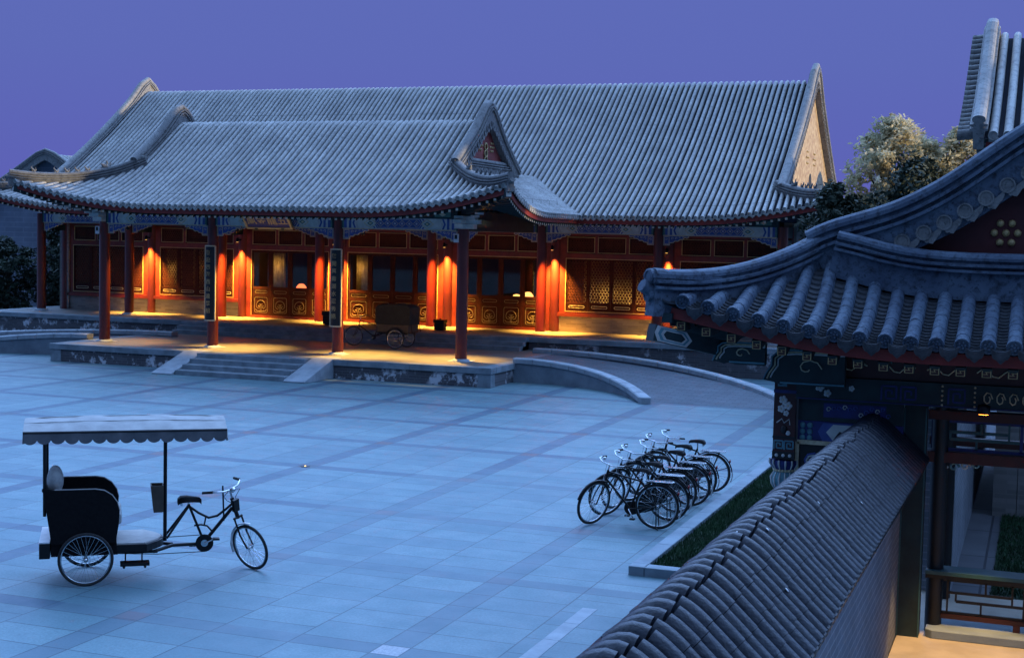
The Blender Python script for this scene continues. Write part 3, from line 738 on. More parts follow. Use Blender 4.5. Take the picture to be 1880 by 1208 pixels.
b = MB('paint_teal_dark', 'paint_pale', 'gilt_worn'); RH.rafters(b, 'r', SP, 'paint_teal_dark', 'paint_pale', pat=False, lo=-.97, hi=0); world_child(b, 'rafters', hall)

# body: side walls, back wall and ceiling
b = MB('interior_wall'); X0, X1 = HX[0], HX[7]
b.box((X0, YW+6.0, ZH), (X1, YW+6.2, 5.6)); b.box((X0-.1, YW, 5.35), (X1+.1, YW+12, 5.5)); b.box((X0, YW+.1, ZH-.02), (X1, YW+6, ZH+.01))
for x in (HX[2], HX[5]): b.box((x-.08, YW+.2, ZH), (x+.08, YW+6, 5.35))
world_child(b, 'inner_room', hall)
b = MB('far_brick', 'dado_brick')
for x, s_ in ((X0, -1), (X1, 1)): b.box((x-.24, YW-.15, ZH), (x+.24, YW+12, 5.5), 'dado_brick')
b.box((X0, YW+12, 0), (X1, YW+12.3, 5.5), 'far_brick'); world_child(b, 'side_wall', hall)
pf = platform(hall, X0-1.6, X1+1.6, 49.3, 67, ZH, slab=.19)
st = stairs(hall, PX[0]-.35, PX[3]+.3, 48.3, 49.3, ZP, ZH, 3)

# veranda columns, beams, brackets
for x in HX: column(hall, x, YH, ZH, ZB1, .195)
for x in HX:
    b = MB('column_red'); b.lathe([(.21, 0), (.205, ZB1-ZH)], (x, YW, ZH), 18); world_child(b, 'wall_column', hall)
def beam_run(root, xs, y, z0, z1, th=.26, brk=True, w_=.95, skip=()):
    for i, (a, c) in enumerate(zip(xs, xs[1:])):
        b = MB('paint_teal_dark'); b.box((a+.15, y-th/2, z0), (c-.15, y+th/2, z1)); b.box((a+.15, y-th/2-.03, z1+.002), (c-.15, y+th/2, z1+.24)); o = world_child(b, 'beam', root)
        p = MB('paint_pale'); painted_beam(p, a+.2, c-.2, y-th/2-.001, z0, z1, center='paint_blue' if i % 2 == 0 or i == 1 else 'paint_blue')
        n = 6
        for k in range(n):     # upper board: small alternating cartouches
            xa = a+.3 + (c-a-.6)*k/n; xb = a+.3 + (c-a-.6)*(k+.86)/n
            flat(p, [(xa, z1+.04), (xb, z1+.04), (xb, z1+.2), (xa, z1+.2)], y-th/2-.032, 'paint_green' if k % 2 else 'paint_maroon')
            flat(p, [(lerp(xa, xb, .5)-.12, z1+.12), (lerp(xa, xb, .5), z1+.06), (lerp(xa, xb, .5)+.12, z1+.12), (lerp(xa, xb, .5), z1+.18)], y-th/2-.04, 'gilt_worn')
        p.bar((a+.2, y-th/2-.01, z0+.012), (c-.2, y-th/2-.01, z0+.012), .02, .024, 'gilt_worn')
        p.build('beam_painting', o).matrix_parent_inverse = Matrix.Identity(4)
        if brk:
            for xx, s_ in ((a+.18, 1), (c-.18, -1)):
                q = MB('paint_blue'); bracket(q, xx, y, z0-.002, s_, w_); world_child(q, 'bracket', root)
beam_run(hall, HX, YH, ZB0, ZB1)
# short side beams along the veranda ends
b = MB('paint_teal_dark')
for x in (X0, X1): b.box((x-.1, YH+.2, ZB0), (x+.1, YW, ZB1))
for x in HX: b.box((x-.09, YH+.2, 4.6), (x+.09, YW-.2, 4.85))
world_child(b, 'tie_beam', hall)

# ---- facade bays ---------------------------------------------------------------
def lattice(mb, x0, x1, z0, z1, y, pitch=.125, t=.040, m='lattice_red'):
    """three-way openwork: two diagonals and a horizontal leave rows of small openings"""
    W_, H_ = x1-x0, z1-z0; k = math.tan(R(60))
    nr = max(2, round(H_/(pitch*.87))); dz = H_/nr
    for i in range(1, nr): 
        z = z0 + i*dz; mb.box((x0, y-.012, z-t*.42), (x1, y+.012, z+t*.42), m)
    px = dz*2/k
    n = int((W_ + H_/k)/px) + 2
    for s_ in (1, -1):
        for i in range(-n, n+1):
            # line x = xs + s*(z-z0)/k
            xs = (x0 if s_ > 0 else x0) + i*px; pts = []
            za, zb = z0, z1
            xa, xb = xs, xs + s_*(H_)/k
            # clip to x range
            def zat(x): return z0 + (x - xs)*k*s_
            lo, hi = z0, z1
            zz = sorted((zat(x0), zat(x1))); lo = max(lo, zz[0]); hi = min(hi, zz[1])
            if hi - lo < .03: continue
            mb.bar((xs + s_*(lo-z0)/k, y + .004*s_, lo), (xs + s_*(hi-z0)/k, y + .004*s_, hi), t*.9, .014, m, up=(0, -1, 0))
def rect_trim(mb, x0, x1, z0, z1, y, t=.03, m='gilt', th=.014):
    for a in ((x0, z0, x1, z0+t), (x0, z1-t, x1, z1), (x0, z0+t, x0+t, z1-t), (x1-t, z0+t, x1, z1-t)): mb.box((a[0], y-th, a[1]), (a[2], y, a[3]), m)
def oblong(mb, xa, xb, z, h, y, m='gilt_worn', t=.018):
    r = h/2; pts = [(xb-r+r*math.cos(a), z+r*math.sin(a)) for a in [(-PI/2)+PI*i/6 for i in range(7)]] + [(xa+r+r*math.cos(a), z+r*math.sin(a)) for a in [PI/2+PI*i/6 for i in range(7)]]
    ringpoly(mb, pts, y, t, m, .012)
def cloud_motif(mb, xa, xb, za, zb, y, m='gilt_worn'):
    """gilt ruyi cloud in a round-cornered frame"""
    r = .06; W_, H_ = xb-xa, zb-za; xm = (xa+xb)/2
    pts = []
    for cx_, cz_, a0 in ((xb-r, za+r, -PI/2), (xb-r, zb-r, 0), (xa+r, zb-r, PI/2), (xa+r, za+r, PI)): pts += [(cx_ + r*math.cos(a0+PI/2*i/3), cz_ + r*math.sin(a0+PI/2*i/3)) for i in range(4)]
    ringpoly(mb, pts, y, .022, m, .014)
    for s_ in (-1, 1):
        c = [(0, .80), (.16, .77), (.30, .66), (.36, .50), (.33, .34), (.20, .26), (.10, .33), (.13, .43), (.22, .42)]
        mb.tube([(xm + s_*a*W_, y-.008, za + b*H_) for a, b in c], .015, 5, m)
        c = [(0, .56), (.08, .52), (.14, .56)] ; mb.tube([(xm + s_*a*W_, y-.008, za + b*H_) for a, b in c], .012, 5, m)
        c = [(.02, .05), (.05, .22), (.03, .40), (0, .56)]; mb.tube([(xm + s_*a*W_, y-.008, za + b*H_) for a, b in c], .013, 5, m)
        c = [(.05, .10), (.2, .09), (.36, .12), (.42, .22)]; mb.tube([(xm + s_*a*W_, y-.008, za + b*H_) for a, b in c], .013, 5, m)
YF = YW - .02
JA = .24
def put(mb, name, parent, dx=0): 
    o = mb.build(name, parent); o.matrix_parent_inverse = Matrix.Identity(4); return o
def casement(x0, x1, z0, z1):
    b = MB('door_red'); st_ = .075
    b.box((x0, YF-.03, z0), (x0+st_, YF+.03, z1)); b.box((x1-st_, YF-.03, z0), (x1, YF+.03, z1))
    b.box((x0+st_, YF-.03, z0), (x1-st_, YF+.03, z0+.06)); b.box((x0+st_, YF-.03, z1-.07), (x1-st_, YF+.03, z1)); b.box((x0+st_, YF-.03, z0+.27), (x1-st_, YF+.03, z0+.35)); b.box((x0+st_, YF-.01, z0+.06), (x1-st_, YF+.02, z0+.27))
    w_ = world_child(b, 'window', hall)
    l = MB('lattice_red'); lattice(l, x0+st_, x1-st_, z0+.35, z1-.07, YF); put(l, 'lattice', w_)
    g_ = MB('gilt_worn'); oblong(g_, x0+.14, x1-.14, z0+.165, .085, YF-.012); put(g_, 'gilt_trim', w_)
    p = MB('glass'); p.box((x0+st_, YF+.03, z0+.35), (x1-st_, YF+.035, z1-.07)); put(p, 'glass_pane', w_); return w_
def transom(x0, x1, z0, z1):
    b = MB('door_red'); st_ = .08
    for a in ((x0, z0, x1, z0+.07), (x0, z1-.07, x1, z1), (x0, z0+.07, x0+st_, z1-.07), (x1-st_, z0+.07, x1, z1-.07)): b.box((a[0], YF-.02, a[1]), (a[2], YF+.03, a[3]))
    w_ = world_child(b, 'transom_window', hall)
    l = MB('lattice_red'); lattice(l, x0+st_+.06, x1-st_-.06, z0+.12, z1-.12, YF+.005, .11)
    for a in ((x0+st_, z0+.07, x1-st_, z0+.12), (x0+st_, z1-.12, x1-st_, z1-.07), (x0+st_, z0+.12, x0+st_+.06, z1-.12), (x1-st_-.06, z0+.12, x1-st_, z1-.12)): l.box((a[0], YF, a[1]), (a[2], YF+.02, a[3]))
    put(l, 'lattice', w_)
    p = MB('glass'); p.box((x0+st_, YF+.03, z0+.07), (x1-st_, YF+.035, z1-.07)); put(p, 'glass_pane', w_)
    g_ = MB('gilt'); rect_trim(g_, x0-.01, x1+.01, z0-.01, z1+.01, YF-.02, .028); put(g_, 'gilt_trim', w_); return w_
def door_leaf(x0, x1, z0, z1):
    b = MB('door_red'); s_ = .10
    b.box((x0, YF-.03, z0), (x0+s_, YF+.03, z1)); b.box((x1-s_, YF-.03, z0), (x1, YF+.03, z1))
    for za, zb in ((z0, z0+.08), (z0+.80, z0+.90), (z0+1.10, z0+1.22), (z1-.09, z1)): b.box((x0+s_, YF-.035, za), (x1-s_, YF+.03, zb))
    b.box((x0+s_, YF-.012, z0+.08), (x1-s_, YF+.02, z0+.80)); b.box((x0+s_, YF-.012, z0+.90), (x1-s_, YF+.02, z0+1.10))
    d = world_child(b, 'door_leaf', hall)
    g_ = MB('gilt_dim'); oblong(g_, x0+.16, x1-.16, z0+1.0, .10, YF-.014, 'gilt_dim'); cloud_motif(g_, x0+.15, x1-.15, z0+.12, z0+.76, YF-.014, 'gilt_dim'); put(g_, 'gilt_trim', d)
    p = MB('glass'); p.box((x0+s_, YF, z0+1.22), (x1-s_, YF+.008, z1-.09)); put(p, 'glass_pane', d); return d
ZW0, ZW1, ZT0, ZT1 = 1.92, 3.95, 4.20, 4.80
src = {}
for bi, (a, c) in enumerate(zip(HX, HX[1:])):
    xa, xb = a + .20, c - .20; door = bi in (2, 3, 4)
    f_ = MB('frame_red', 'dado_brick')
    for x0, x1 in ((xa, xa+JA), (xb-JA, xb)): f_.box((x0, YF-.05, ZH if door else 1.84), (x1, YF+.08, ZB1), 'frame_red')
    f_.box((xa+JA, YF-.045, ZW1+.03), (xb-JA, YF+.08, ZT0-.04), 'frame_red'); f_.box((xa+JA, YF-.045, ZT1+.04), (xb-JA, YF+.08, ZB1), 'frame_red')
    if not door:
        f_.box((xa, YF-.04, ZH), (xb, YF+.25, 1.70), 'dado_brick'); f_.box((xa-.05, YF-.13, 1.702), (xb+.05, YF+.28, 1.835), 'frame_red')
        f_.box((xa+JA, YF-.05, 1.837), (xb-JA, YF+.08, ZW0-.03), 'frame_red')
    else: f_.box((xa+JA, YF-.08, ZH), (xb-JA, YF+.08, ZH+.10), 'frame_red')
    fr = world_child(f_, 'wall_frame', hall)
    g_ = MB('gilt'); rect_trim(g_, xa+JA-.01, xb-JA+.01, (ZW0 if not door else ZH+.1)-.035, ZW1+.03, YF-.05, .03); put(g_, 'gilt_trim', fr)
    i0, i1 = xa+JA, xb-JA; n = 4; wd = (i1-i0)/n
    for k in range(n):
        x0 = i0 + k*wd
        key = ('d' if door else 'w', round(wd, 2))
        if key not in src: src[key] = ((door_leaf if door else casement)(x0+.004, x0+wd-.004, ZH+.10 if door else ZW0, ZW1), x0)
        else: o = copy_tree(src[key][0], hall); o.location.x = x0 - src[key][1]
    n = 3; gap = .14; wd = (i1-i0-gap*(n+1)+.2)/n
    for k in range(n):
        x0 = i0 - .1 + gap + k*(wd+gap); key = ('t', round(wd, 2))
        if key not in src: src[key] = (transom(x0, x0+wd, ZT0, ZT1), x0)
        else: o = copy_tree(src[key][0], hall); o.location.x = x0 - src[key][1]
    for k in range(n+1):
        mm = MB('frame_red'); x0 = i0 - .1 + k*(wd+gap); mm.box((max(i0, x0+.012), YF-.03, ZT0-.04), (min(i1, x0+gap-.012), YF+.06, ZT1+.04)); put(mm, 'mullion', fr)
# glimpses inside: curtains, shaded lamps
for i, (px, wd, y, cl) in enumerate(((-31.3, 0.6, 54.3, 'pale gold curtain inside the doors left of the stairs'), (-27.2, 0.55, 54.2, 'narrow gold curtain inside the central doorway behind the cargo tricycle'), (-36.55, 0.75, 54.1, 'lit curtain behind the lattice beside the left wall lamp'), (-35.3, 1.5, 54.3, 'dim curtain behind the lattice left of the couplet board'), (-17.1, 2.9, 54.25, 'bright curtain behind the right lattice window'))):
    b = MB('curtain'); n = 24
    b.sweep([(px + wd*k/n, y + .05*math.sin(k*1.9), ZH+.05) for k in range(n+1)], [(0, 0), (.012, 0), (.012, 2.9), (0, 2.9)], up=(0, 0, 1), smooth=True)
    tag(b.build('curtain'), cl, 'curtain')
def point(name, loc, e, col=WARM, r=.08, parent=None):
    d = bpy.data.lights.new(name, 'POINT'); d.energy = e; d.color = col; d.shadow_soft_size = r
    o = bpy.data.objects.new(name, d); COL.objects.link(o); o.location = loc
    if parent: o.parent = parent; o.location = V(loc) - parent.location
    return o
for i, (x, y, z, m, e, lab) in enumerate(((-30.1, 54.7, 2.35, 'lamp_shade_red', 8, 'red glowing lamp seen through the door glass left of the green sign'), (-28.35, 55.2, 2.25, 'lamp_shade_glow', 14, 'amber domed table lamp behind the third glass door leaf'), (-20.1, 56.0, 2.3, 'lamp_shade_glow', 14, 'amber lamp inside the right-hand glass doors beside the corner column'), (-20.9, 56.8, 2.15, 'lamp_shade_glow', 8, 'smaller amber lamp deeper inside the right-hand glass doors'))):
    t_ = thing('table_lamp', (x, y, ZH), lab, 'lamp', 'lamps inside the hall')
    s = MB(m); s.lathe([(.24, -.1), (.21, .04), (.12, .15), (.04, .17)], (0, 0, z-ZH), 16); s.build('lamp_shade', t_)
    s = MB('cargo_wood'); s.lathe([(.14, .72), (.05, .78), (.03, z-ZH-.1)], (0, 0, 0), 12); s.box((-.4, -.3, .68), (.4, .3, .72)); 
    for a in (-.35, .35):
        for c in (-.25, .25): s.box((a-.02, c-.02, .01), (a+.02, c+.02, .68))
    s.build('lamp_stand', t_); point('lamp_light', (x, y-.02, z-.12), e, (1, .55, .22), .1, t_)
b = MB('exit_green'); b.box((-27.72, 53.42, 3.42), (-27.48, 53.46, 3.58)); tag(b.build('exit_sign'), 'small glowing green sign inside the glass doors by the right couplet', 'sign')
# warm room light behind lattice windows
for x, y, z, e in ((-39, 56, 4.0, 8), (-36.2, 53.75, 3.0, 20), (-34.6, 53.9, 3.2, 4), (-35.2, 53.6, 4.55, 2), (-31.0, 53.9, 3.4, 13), (-26.95, 53.85, 3.4, 11), (-29.5, 57, 4.2, 16), (-25, 57.5, 4.2, 5), (-20.2, 57, 4.2, 12), (-16.2, 53.85, 2.5, 30), (-15.1, 53.85, 2.4, 30), (-11, 54.2, 3.2, 8), (-19.0, 53.6, 4.5, 2)):
    point('room_light', (x, y, z), e, (1, .62, .28), .2, hall)

# ---- wall lamps ---------------------------------------------------------------
def wall_lamp(x, y, z, label, e=7500):
    t_ = thing('wall_lamp', (x, y, z), label, 'lamp', 'downlights on the red wall columns')
    b = MB('black_paint'); b.lathe([(.05, .0), (.055, .02), (.055, .16), (.03, .18)], (0, 0, 0), 14); b.box((-.02, .0, .06), (.02, .30, .12)); b.build('lamp_body', t_)
    b = MB('lamp_glow'); b.lathe([(.002, -.006), (.045, -.006), (.045, .004)], (0, 0, 0), 14); b.build('lens', t_)
    d = bpy.data.lights.new('lamp_beam', 'SPOT'); d.energy = e; d.color = WARM; d.spot_size = R(78); d.spot_blend = 1.0; d.shadow_soft_size = .05
    o = bpy.data.objects.new('lamp_beam', d); COL.objects.link(o); o.parent = t_; o.location = (0, 0, -.02); o.rotation_euler = (R(4), 0, 0)
    return t_
PL = ['between the two dark lattice windows', 'beside the door with the gold curtain', 'behind the right couplet board', 'behind the lidded bin', 'beside the bright lattice window', 'just above the gate roof tip']
for i, x in enumerate(HX[1:7]): wall_lamp(x, YW-.50, 4.28, 'small amber downlight on the red wall column ' + PL[i])
# ================================================================ PORTICO
porch = thing('portico', (XC, YP, 0), 'open portico in front of the long hall, tiled half-hipped roof on red columns', 'portico')
RP = Roof(lambda u, w_, z: V((XC + u, 47.3 + w_, z)), Lx=8.9, Dy=5.4, Lg=6.2, ze=5.56, rise=3.25, k=.25, up=.85, L0=5.2, ext=.62, rr=.30, back_hip=False)
t = MB('roof_tile'); RP.rows_front(SP, -1, .070, t, nseg=12); RP.rows_side(SP, 1, .070, t); RP.rows_side(SP, -1, .070, t)
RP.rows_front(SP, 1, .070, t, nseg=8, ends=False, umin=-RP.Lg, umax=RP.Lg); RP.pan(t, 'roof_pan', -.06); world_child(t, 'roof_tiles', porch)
gable_ridges(RP, porch, (1, -1), m='ridge_brick', m2='ridge_brick')
# gilt knot hung on the right gable
b = MB('gilt'); gx_ = XC + RP.Lg - .02 + .13
for k in range(3):
    zc = 7.45 + .24*k; b.tube([(gx_, 47.3-.05 + .13*math.cos(a), zc + .13*math.sin(a)) for a in [2*PI*i/12 for i in range(13)]], .03, 6)
world_child(b, 'gable_knot', porch)
b = MB('fascia_red'); RP.boards(b, 'flr', 'fascia_red'); world_child(b, 'eave_board', porch)
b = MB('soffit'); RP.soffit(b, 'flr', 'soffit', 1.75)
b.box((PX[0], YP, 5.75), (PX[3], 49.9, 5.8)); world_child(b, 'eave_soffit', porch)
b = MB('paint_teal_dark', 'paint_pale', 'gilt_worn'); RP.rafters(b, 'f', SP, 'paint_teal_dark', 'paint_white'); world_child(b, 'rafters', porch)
for sd in 'rl': b = MB('paint_teal_dark', 'paint_pale', 'gilt_worn'); RP.rafters(b, sd, SP, 'paint_teal_dark', 'paint_white', hi=.6, pat=sd == 'r'); world_child(b, 'rafters', porch)
for x in PX: column(porch, x, YP, ZP, ZB1)
beam_run(porch, PX, YP, ZB0, ZB1)
# corner brackets: pale carved beam noses under the corner rafters
for x, s_ in ((PX[0], -1), (PX[3], 1)):
    b = MB('paint_pale', 'paint_white', 'paint_teal_dark')
    b.box((x-.14, YP+.2, ZB0), (x+.14, 50.0, ZB1), 'paint_teal_dark'); b.box((x-.11, YP+.2, ZB1), (x+.11, 50.0, ZB1+.26), 'paint_teal_dark')
    for z0, z1, e in ((5.0, 5.16, .42), (5.17, 5.30, .58), (5.31, 5.42, .46)):
        b.box((x-.15, YP-e, z0), (x+.15, YP-.1, z1), 'paint_pale'); b.box((min(x, x+s_*e), YP-.15, z0), (max(x, x+s_*e), YP+.15, z1), 'paint_pale')
        b.box((x-.155, YP-e-.006, z0), (x+.155, YP-e, z0+.03), 'paint_white')
    q = RP.warp(s_*RP.Lx, -RP.Dy, RP.ze); q = q - V((0, 0, .30))
    b.bar((x, YP, 5.55), q + V((-s_*.12, .12, 0)), .20, .24, 'paint_teal_dark'); b.bar(q + V((-s_*.5, .5, -.02)), q + V((-s_*.1, .1, .0)), .17, .18, 'paint_pale')
    for k in range(3): b.bar((x+s_*(.35+.25*k), YP-(.35+.25*k), 5.50+.09*k-.18), (x+s_*(.5+.25*k), YP-(.5+.25*k), 5.50+.09*k-.18), .22, .07, 'paint_white')
    world_child(b, 'corner_bracket', porch)
for y0 in (YP+.2,):
    for x, s_ in ((PX[3], 1), (PX[0], -1)):
        q = MB('paint_blue'); q.v = []; bracket(q, 0, 0, 0, 1, .95); q.xf(Matrix.Translation((x, y0, ZB0-.002)) @ Matrix.Rotation(PI/2, 4, 'Z')); world_child(q, 'bracket', porch)
for x in (PX[0], PX[3]):
    b = MB('white_paint', 'paint_black'); b.box((x-.24, YP-.24, 4.55), (x-.08, YP-.14, 4.83), 'white_paint'); b.box((x-.21, YP-.245, 4.66), (x-.11, YP-.241, 4.80), 'paint_black'); world_child(b, 'column_plate', porch)
pf = platform(porch, -33.05, -16.12, 41.65, 49.28, ZP, slab=.2)
stairs(porch, PX[1]+.82, PX[2]-.02, 39.9, 41.64, 0, ZP, 4)
for x0 in (PX[1]+.02, PX[2]-.0):
    b = MB('stone_light'); b.prism([(x0, 39.75, .0), (x0, 39.75, .055), (x0, 41.66, ZP+.012), (x0, 42.3, ZP+.012), (x0, 42.3, .0)], (.78, 0, 0), 'stone_light'); world_child(b, 'sloped_stone', porch, bevel=.015)
# ceiling downlights over the front columns
def down(x, y, z, e, parent, size=70, col=(1, .55, .11), blend=.9, rad=.06, tilt=(0, 0)):
    d = bpy.data.lights.new('downlight_beam', 'SPOT'); d.energy = e; d.color = col; d.spot_size = R(size); d.spot_blend = blend; d.shadow_soft_size = rad
    o = bpy.data.objects.new('downlight_beam', d); COL.objects.link(o); o.parent = parent; o.location = V((x, y, z)) - parent.location; o.rotation_euler = (R(tilt[0]), R(tilt[1]), 0); return o
LX = [PX[0]+1.2, PX[1]+.55, PX[2]+.6, PX[3]-.55, PX[2]-.9]
for x in (PX[1], PX[2], PX[3], PX[0]):
    fx = MB('black_paint', 'lamp_glow'); x += (.6 if x < PX[3] else -.6); fx.lathe([(.06, .0), (.07, .01), (.07, .14), (.02, .16)], (x+.1, YP+.42, 4.72), 12, 'black_paint'); fx.lathe([(.002, -.004), (.05, -.004)], (x+.1, YP+.42, 4.72), 12, 'lamp_glow'); world_child(fx, 'downlight', porch)
for x, e in ((PX[0]+.7, 1500), (PX[1]+.75, 5200), (PX[2]+.75, 5600), (PX[3]-.6, 5000)): down(x, YP+.42, 4.70, e, porch, 66, tilt=(-2, 0), blend=1.0)
for x, e in ((HX[3]+.02, 2600), (HX[4]-.02, 2400), (HX[5]-.02, 2600), (HX[2]-.02, 2800)):
    down(x + .25, YH-1.0, 4.86, e*3.2, hall, 40, col=(1, .34, .04), tilt=(21, -4))

# hanging boards ----------------------------------------------------------------
pq = thing('plaque', (XC-.05, YP-.3, 5.0), 'blue name board with gold characters tilted over the porch stairs', 'plaque')
Mq = Matrix.Translation((XC-.05, YP-.24, 4.88)) @ Matrix.Rotation(R(42), 4, 'X') @ Matrix.Rotation(R(0), 4, 'Z')
Mb = Matrix.Translation(-V(pq.location)) @ Mq @ Matrix.Scale(.86, 4)
b = MB('gilt'); 
for a in ((-1.05, 0, 1.05, .09), (-1.05, .75, 1.05, .84), (-1.05, .09, -.96, .75), (.96, .09, 1.05, .75)): b.box((a[0], -.06, a[1]), (a[2], .05, a[3]), mat=Mb)
b.build('frame', pq)
b = MB('paint_deep_blue'); b.box((-.96, -.03, .09), (.96, .03, .75), mat=Mb); b.build('board', pq)
b = MB('paint_black'); 
for x in (-.6, .6): b.box((x-.06, -.09, -.03), (x+.06, .06, .06), mat=Mb)
b.build('hook', pq)
MX = Matrix.Rotation(PI/2, 4, 'X')
for i, chx in enumerate('鳳金龍五'):
    me = text_mesh('gold_character', chx, .46, Mb @ Matrix.Translation((-.70 + .467*i, -.036, .42)) @ MX, 'gilt')
    o = bpy.data.objects.new('gold_character', me); COL.objects.link(o); o.parent = pq
for x, tx, lab in ((PX[1], '賓迎四海西山遠翠招', 'black couplet board with gold writing on the column left of the stairs'), (PX[2], '館開萬壽湖水邇秀挹', 'black couplet board with gold writing on the column right of the stairs')):
    c = thing('couplet_board', (x, YP-.26, 1.6), lab, 'sign', 'couplet boards on the porch columns'); Wb, Hb = .40, 2.62
    b = MB('paint_black'); n = 10; A_ = R(48)
    prof = [(.27*math.sin(a), -.27*math.cos(a) + .26) for a in [-A_ + 2*A_*i/n for i in range(n+1)]]
    b.sweep([(0, 0, 0), (0, 0, Hb)], [(p[0], -p[1]) for p in prof] + [(p[0]*.93, -p[1]-.02) for p in prof[::-1]], lat=(1, 0, 0), up=(0, -1, 0)); b.build('board', c)
    b = MB('gilt_worn')
    for s_ in (0, -1): b.sweep([(prof[s_][0], prof[s_][1], 0), (prof[s_][0], prof[s_][1], Hb)], [(-.018, -.03), (.018, -.03), (.018, .02), (-.018, .02)], lat=(1, 0, 0), up=(0, -1, 0))
    for z in (.0, Hb): b.sweep([(p[0], p[1]-.006, z) for p in prof], [(-.02, -.022), (.02, -.022), (.02, .022), (-.02, .022)], up=(0, 0, 1))
    b.build('frame', c)
    for i, chx in enumerate(tx):
        me = text_mesh('gold_character', chx, .185, Matrix.Translation((-.03, -.022, Hb-.24 - i*(Hb-.42)/8.6)) @ MX, 'gilt')
        o = bpy.data.objects.new('gold_character', me); COL.objects.link(o); o.parent = c

# lightning wires along ridges and eaves
def wire_run(pts, root, hgt=.14):
    b = MB('paint_black'); top = [V(p) + V((0, 0, hgt)) for p in pts]; b.tube(top, .005, 4, smooth=False)
    for p, q in zip(pts, top): b.bar(p, q, .008, .008)
    world_child(b, 'lightning_wire', root)
wire_run([RP.front(-5.9 + .98*i, 0, .10) for i in range(13)], porch, .2)
wire_run([RP.front(-7.4 + .85*i, -RP.Dy+.45, .09) for i in range(18)], porch)
wire_run([RH.front(9.4 + .85*i, -RH.Dy+.45, .09) for i in range(9)], hall)
wire_run([RP.side(RP.Lx-.6, -4.2 + .9*i, .09) for i in range(8)], porch)

# ================================================================ RAMPS AT BOTH ENDS OF THE PORCH
def bez(p, n): 
    o = []
    for i in range(n+1):
        t = i/n; a = [V(x) for x in p]
        while len(a) > 1: a = [x.lerp(y, t) for x, y in zip(a, a[1:])]
        o.append(a[0])
    return o
def mirror(p): return V((2*XC - p.x, p.y, p.z))
FR = bez([(-16.2, 43.95, .80), (-13.9, 44.0, .80), (-12.2, 43.2, .42), (-10.75, 40.25, .20)], 18)
RR_ = bez([(-17.0, 48.15, .80), (-12.6, 48.2, .80), (-9.3, 46.6, .40), (-7.0, 42.9, .16), (-6.4, 40.9, .15)], 24)
def ramp_wall(pts, label, mirrored=False):
    if mirrored: pts = [mirror(p) for p in pts]
    c = pts[0]; w_ = thing('ramp_wall', (c.x, c.y, 0), label, 'wall', 'low walls edging the ramps')
    b = MB('ramp_wall_stone'); wd = .13
    vs = []; fs = []
    for i, p in enumerate(pts):
        t_ = (pts[min(i+1, len(pts)-1)] - pts[max(i-1, 0)]); t_.z = 0; l = t_.normalized().cross(V((0, 0, 1)))*wd
        zt = max(.03, p.z - .16)
        vs += [V((p.x, p.y, -.01)) - l, V((p.x, p.y, zt)) - l, V((p.x, p.y, zt)) + l, V((p.x, p.y, -.01)) + l]
    n = len(pts)
    fs = [(4*i+j, 4*i+(j+1) % 4, 4*i+4+(j+1) % 4, 4*i+4+j) for i in range(n-1) for j in range(4)] + [(0, 1, 2, 3), (4*n-4, 4*n-3, 4*n-2, 4*n-1)]
    b.add(vs, fs); world_child(b, 'wall_face', w_)
    b = MB('stone_light')
    # coping blocks of equal length
    d = [0]
    for a, c2 in zip(pts, pts[1:]): d.append(d[-1] + (c2-a).length)
    def at(t):
        for i in range(n-1):
            if t <= d[i+1] or i == n-2: return pts[i].lerp(pts[i+1], (t-d[i])/(d[i+1]-d[i]))
    k = round(d[-1]/.72); g_ = .015
    for i in range(k):
        a, c2 = d[-1]*i/k + g_, d[-1]*(i+1)/k - g_
        b.sweep([at(a), at((a+c2)/2), at(c2)], [(-.19, -.17), (.19, -.17), (.19, -.03), (.15, 0), (-.15, 0), (-.19, -.03)], up=(0, 0, 1))
    p = pts[-1]; t_ = (pts[-1]-pts[-2]); t_.z = 0; t_.normalize()
    b.lathe([(.19, 0), (.19, p.z-.02), (.16, p.z+.002)], (p.x + t_.x*.02, p.y + t_.y*.02, 0), 20, smooth=False); world_child(b, 'coping_block', w_, bevel=.01)
ramp_wall(FR, 'curved low stone wall ending in a rounded block, right of the porch platform')
ramp_wall(RR_, 'long curved stone kerb wall at the foot of the hall, right ramp')
FL = bez([(-33.0, 43.95, .84), (-35.4, 44.0, .84), (-37.8, 43.3, .50), (-40, 40.6, .2)], 18)
RL = bez([(-31.3, 46.9, .82), (-35, 47.4, .82), (-39.6, 46.6, .60), (-42.6, 44.4, .3), (-43.4, 41, .15)], 24)
ramp_wall(FL, 'front low stone wall of the left ramp, beside the leftmost porch column')
ramp_wall(RL, 'rear low stone wall of the left ramp, under the hall platform')
def ramp(A_, B_, name='ramp'):
    n = 24; b = MB('ramp_paving'); vs = []
    for i in range(n+1):
        p = A_[min(len(A_)-1, round(i*(len(A_)-1)/n))]; q = B_[min(len(B_)-1, round(i*(len(B_)-1)/n))]
        z = ZP*(1-(i/n))**1.25 - .004 + .008
        for k in range(5): r_ = p.lerp(q, k/4); vs.append((r_.x, r_.y, z))
    b.add(vs, [(i*5+j, i*5+j+1, i*5+6+j, i*5+5+j) for i in range(n) for j in range(4)]); return tag(b.build(name), kind='structure')
A_ = bez([(-16.2, 43.95, 0), (-13.9, 44.0, 0), (-12.2, 43.2, 0), (-10.75, 40.7, 0)], 24); B_ = bez([(-16.2, 48.15, 0), (-12.6, 48.2, 0), (-9.3, 46.6, 0), (-7.0, 42.9, 0), (-6.4, 40.7, 0)], 24)
ramp(A_, B_); 
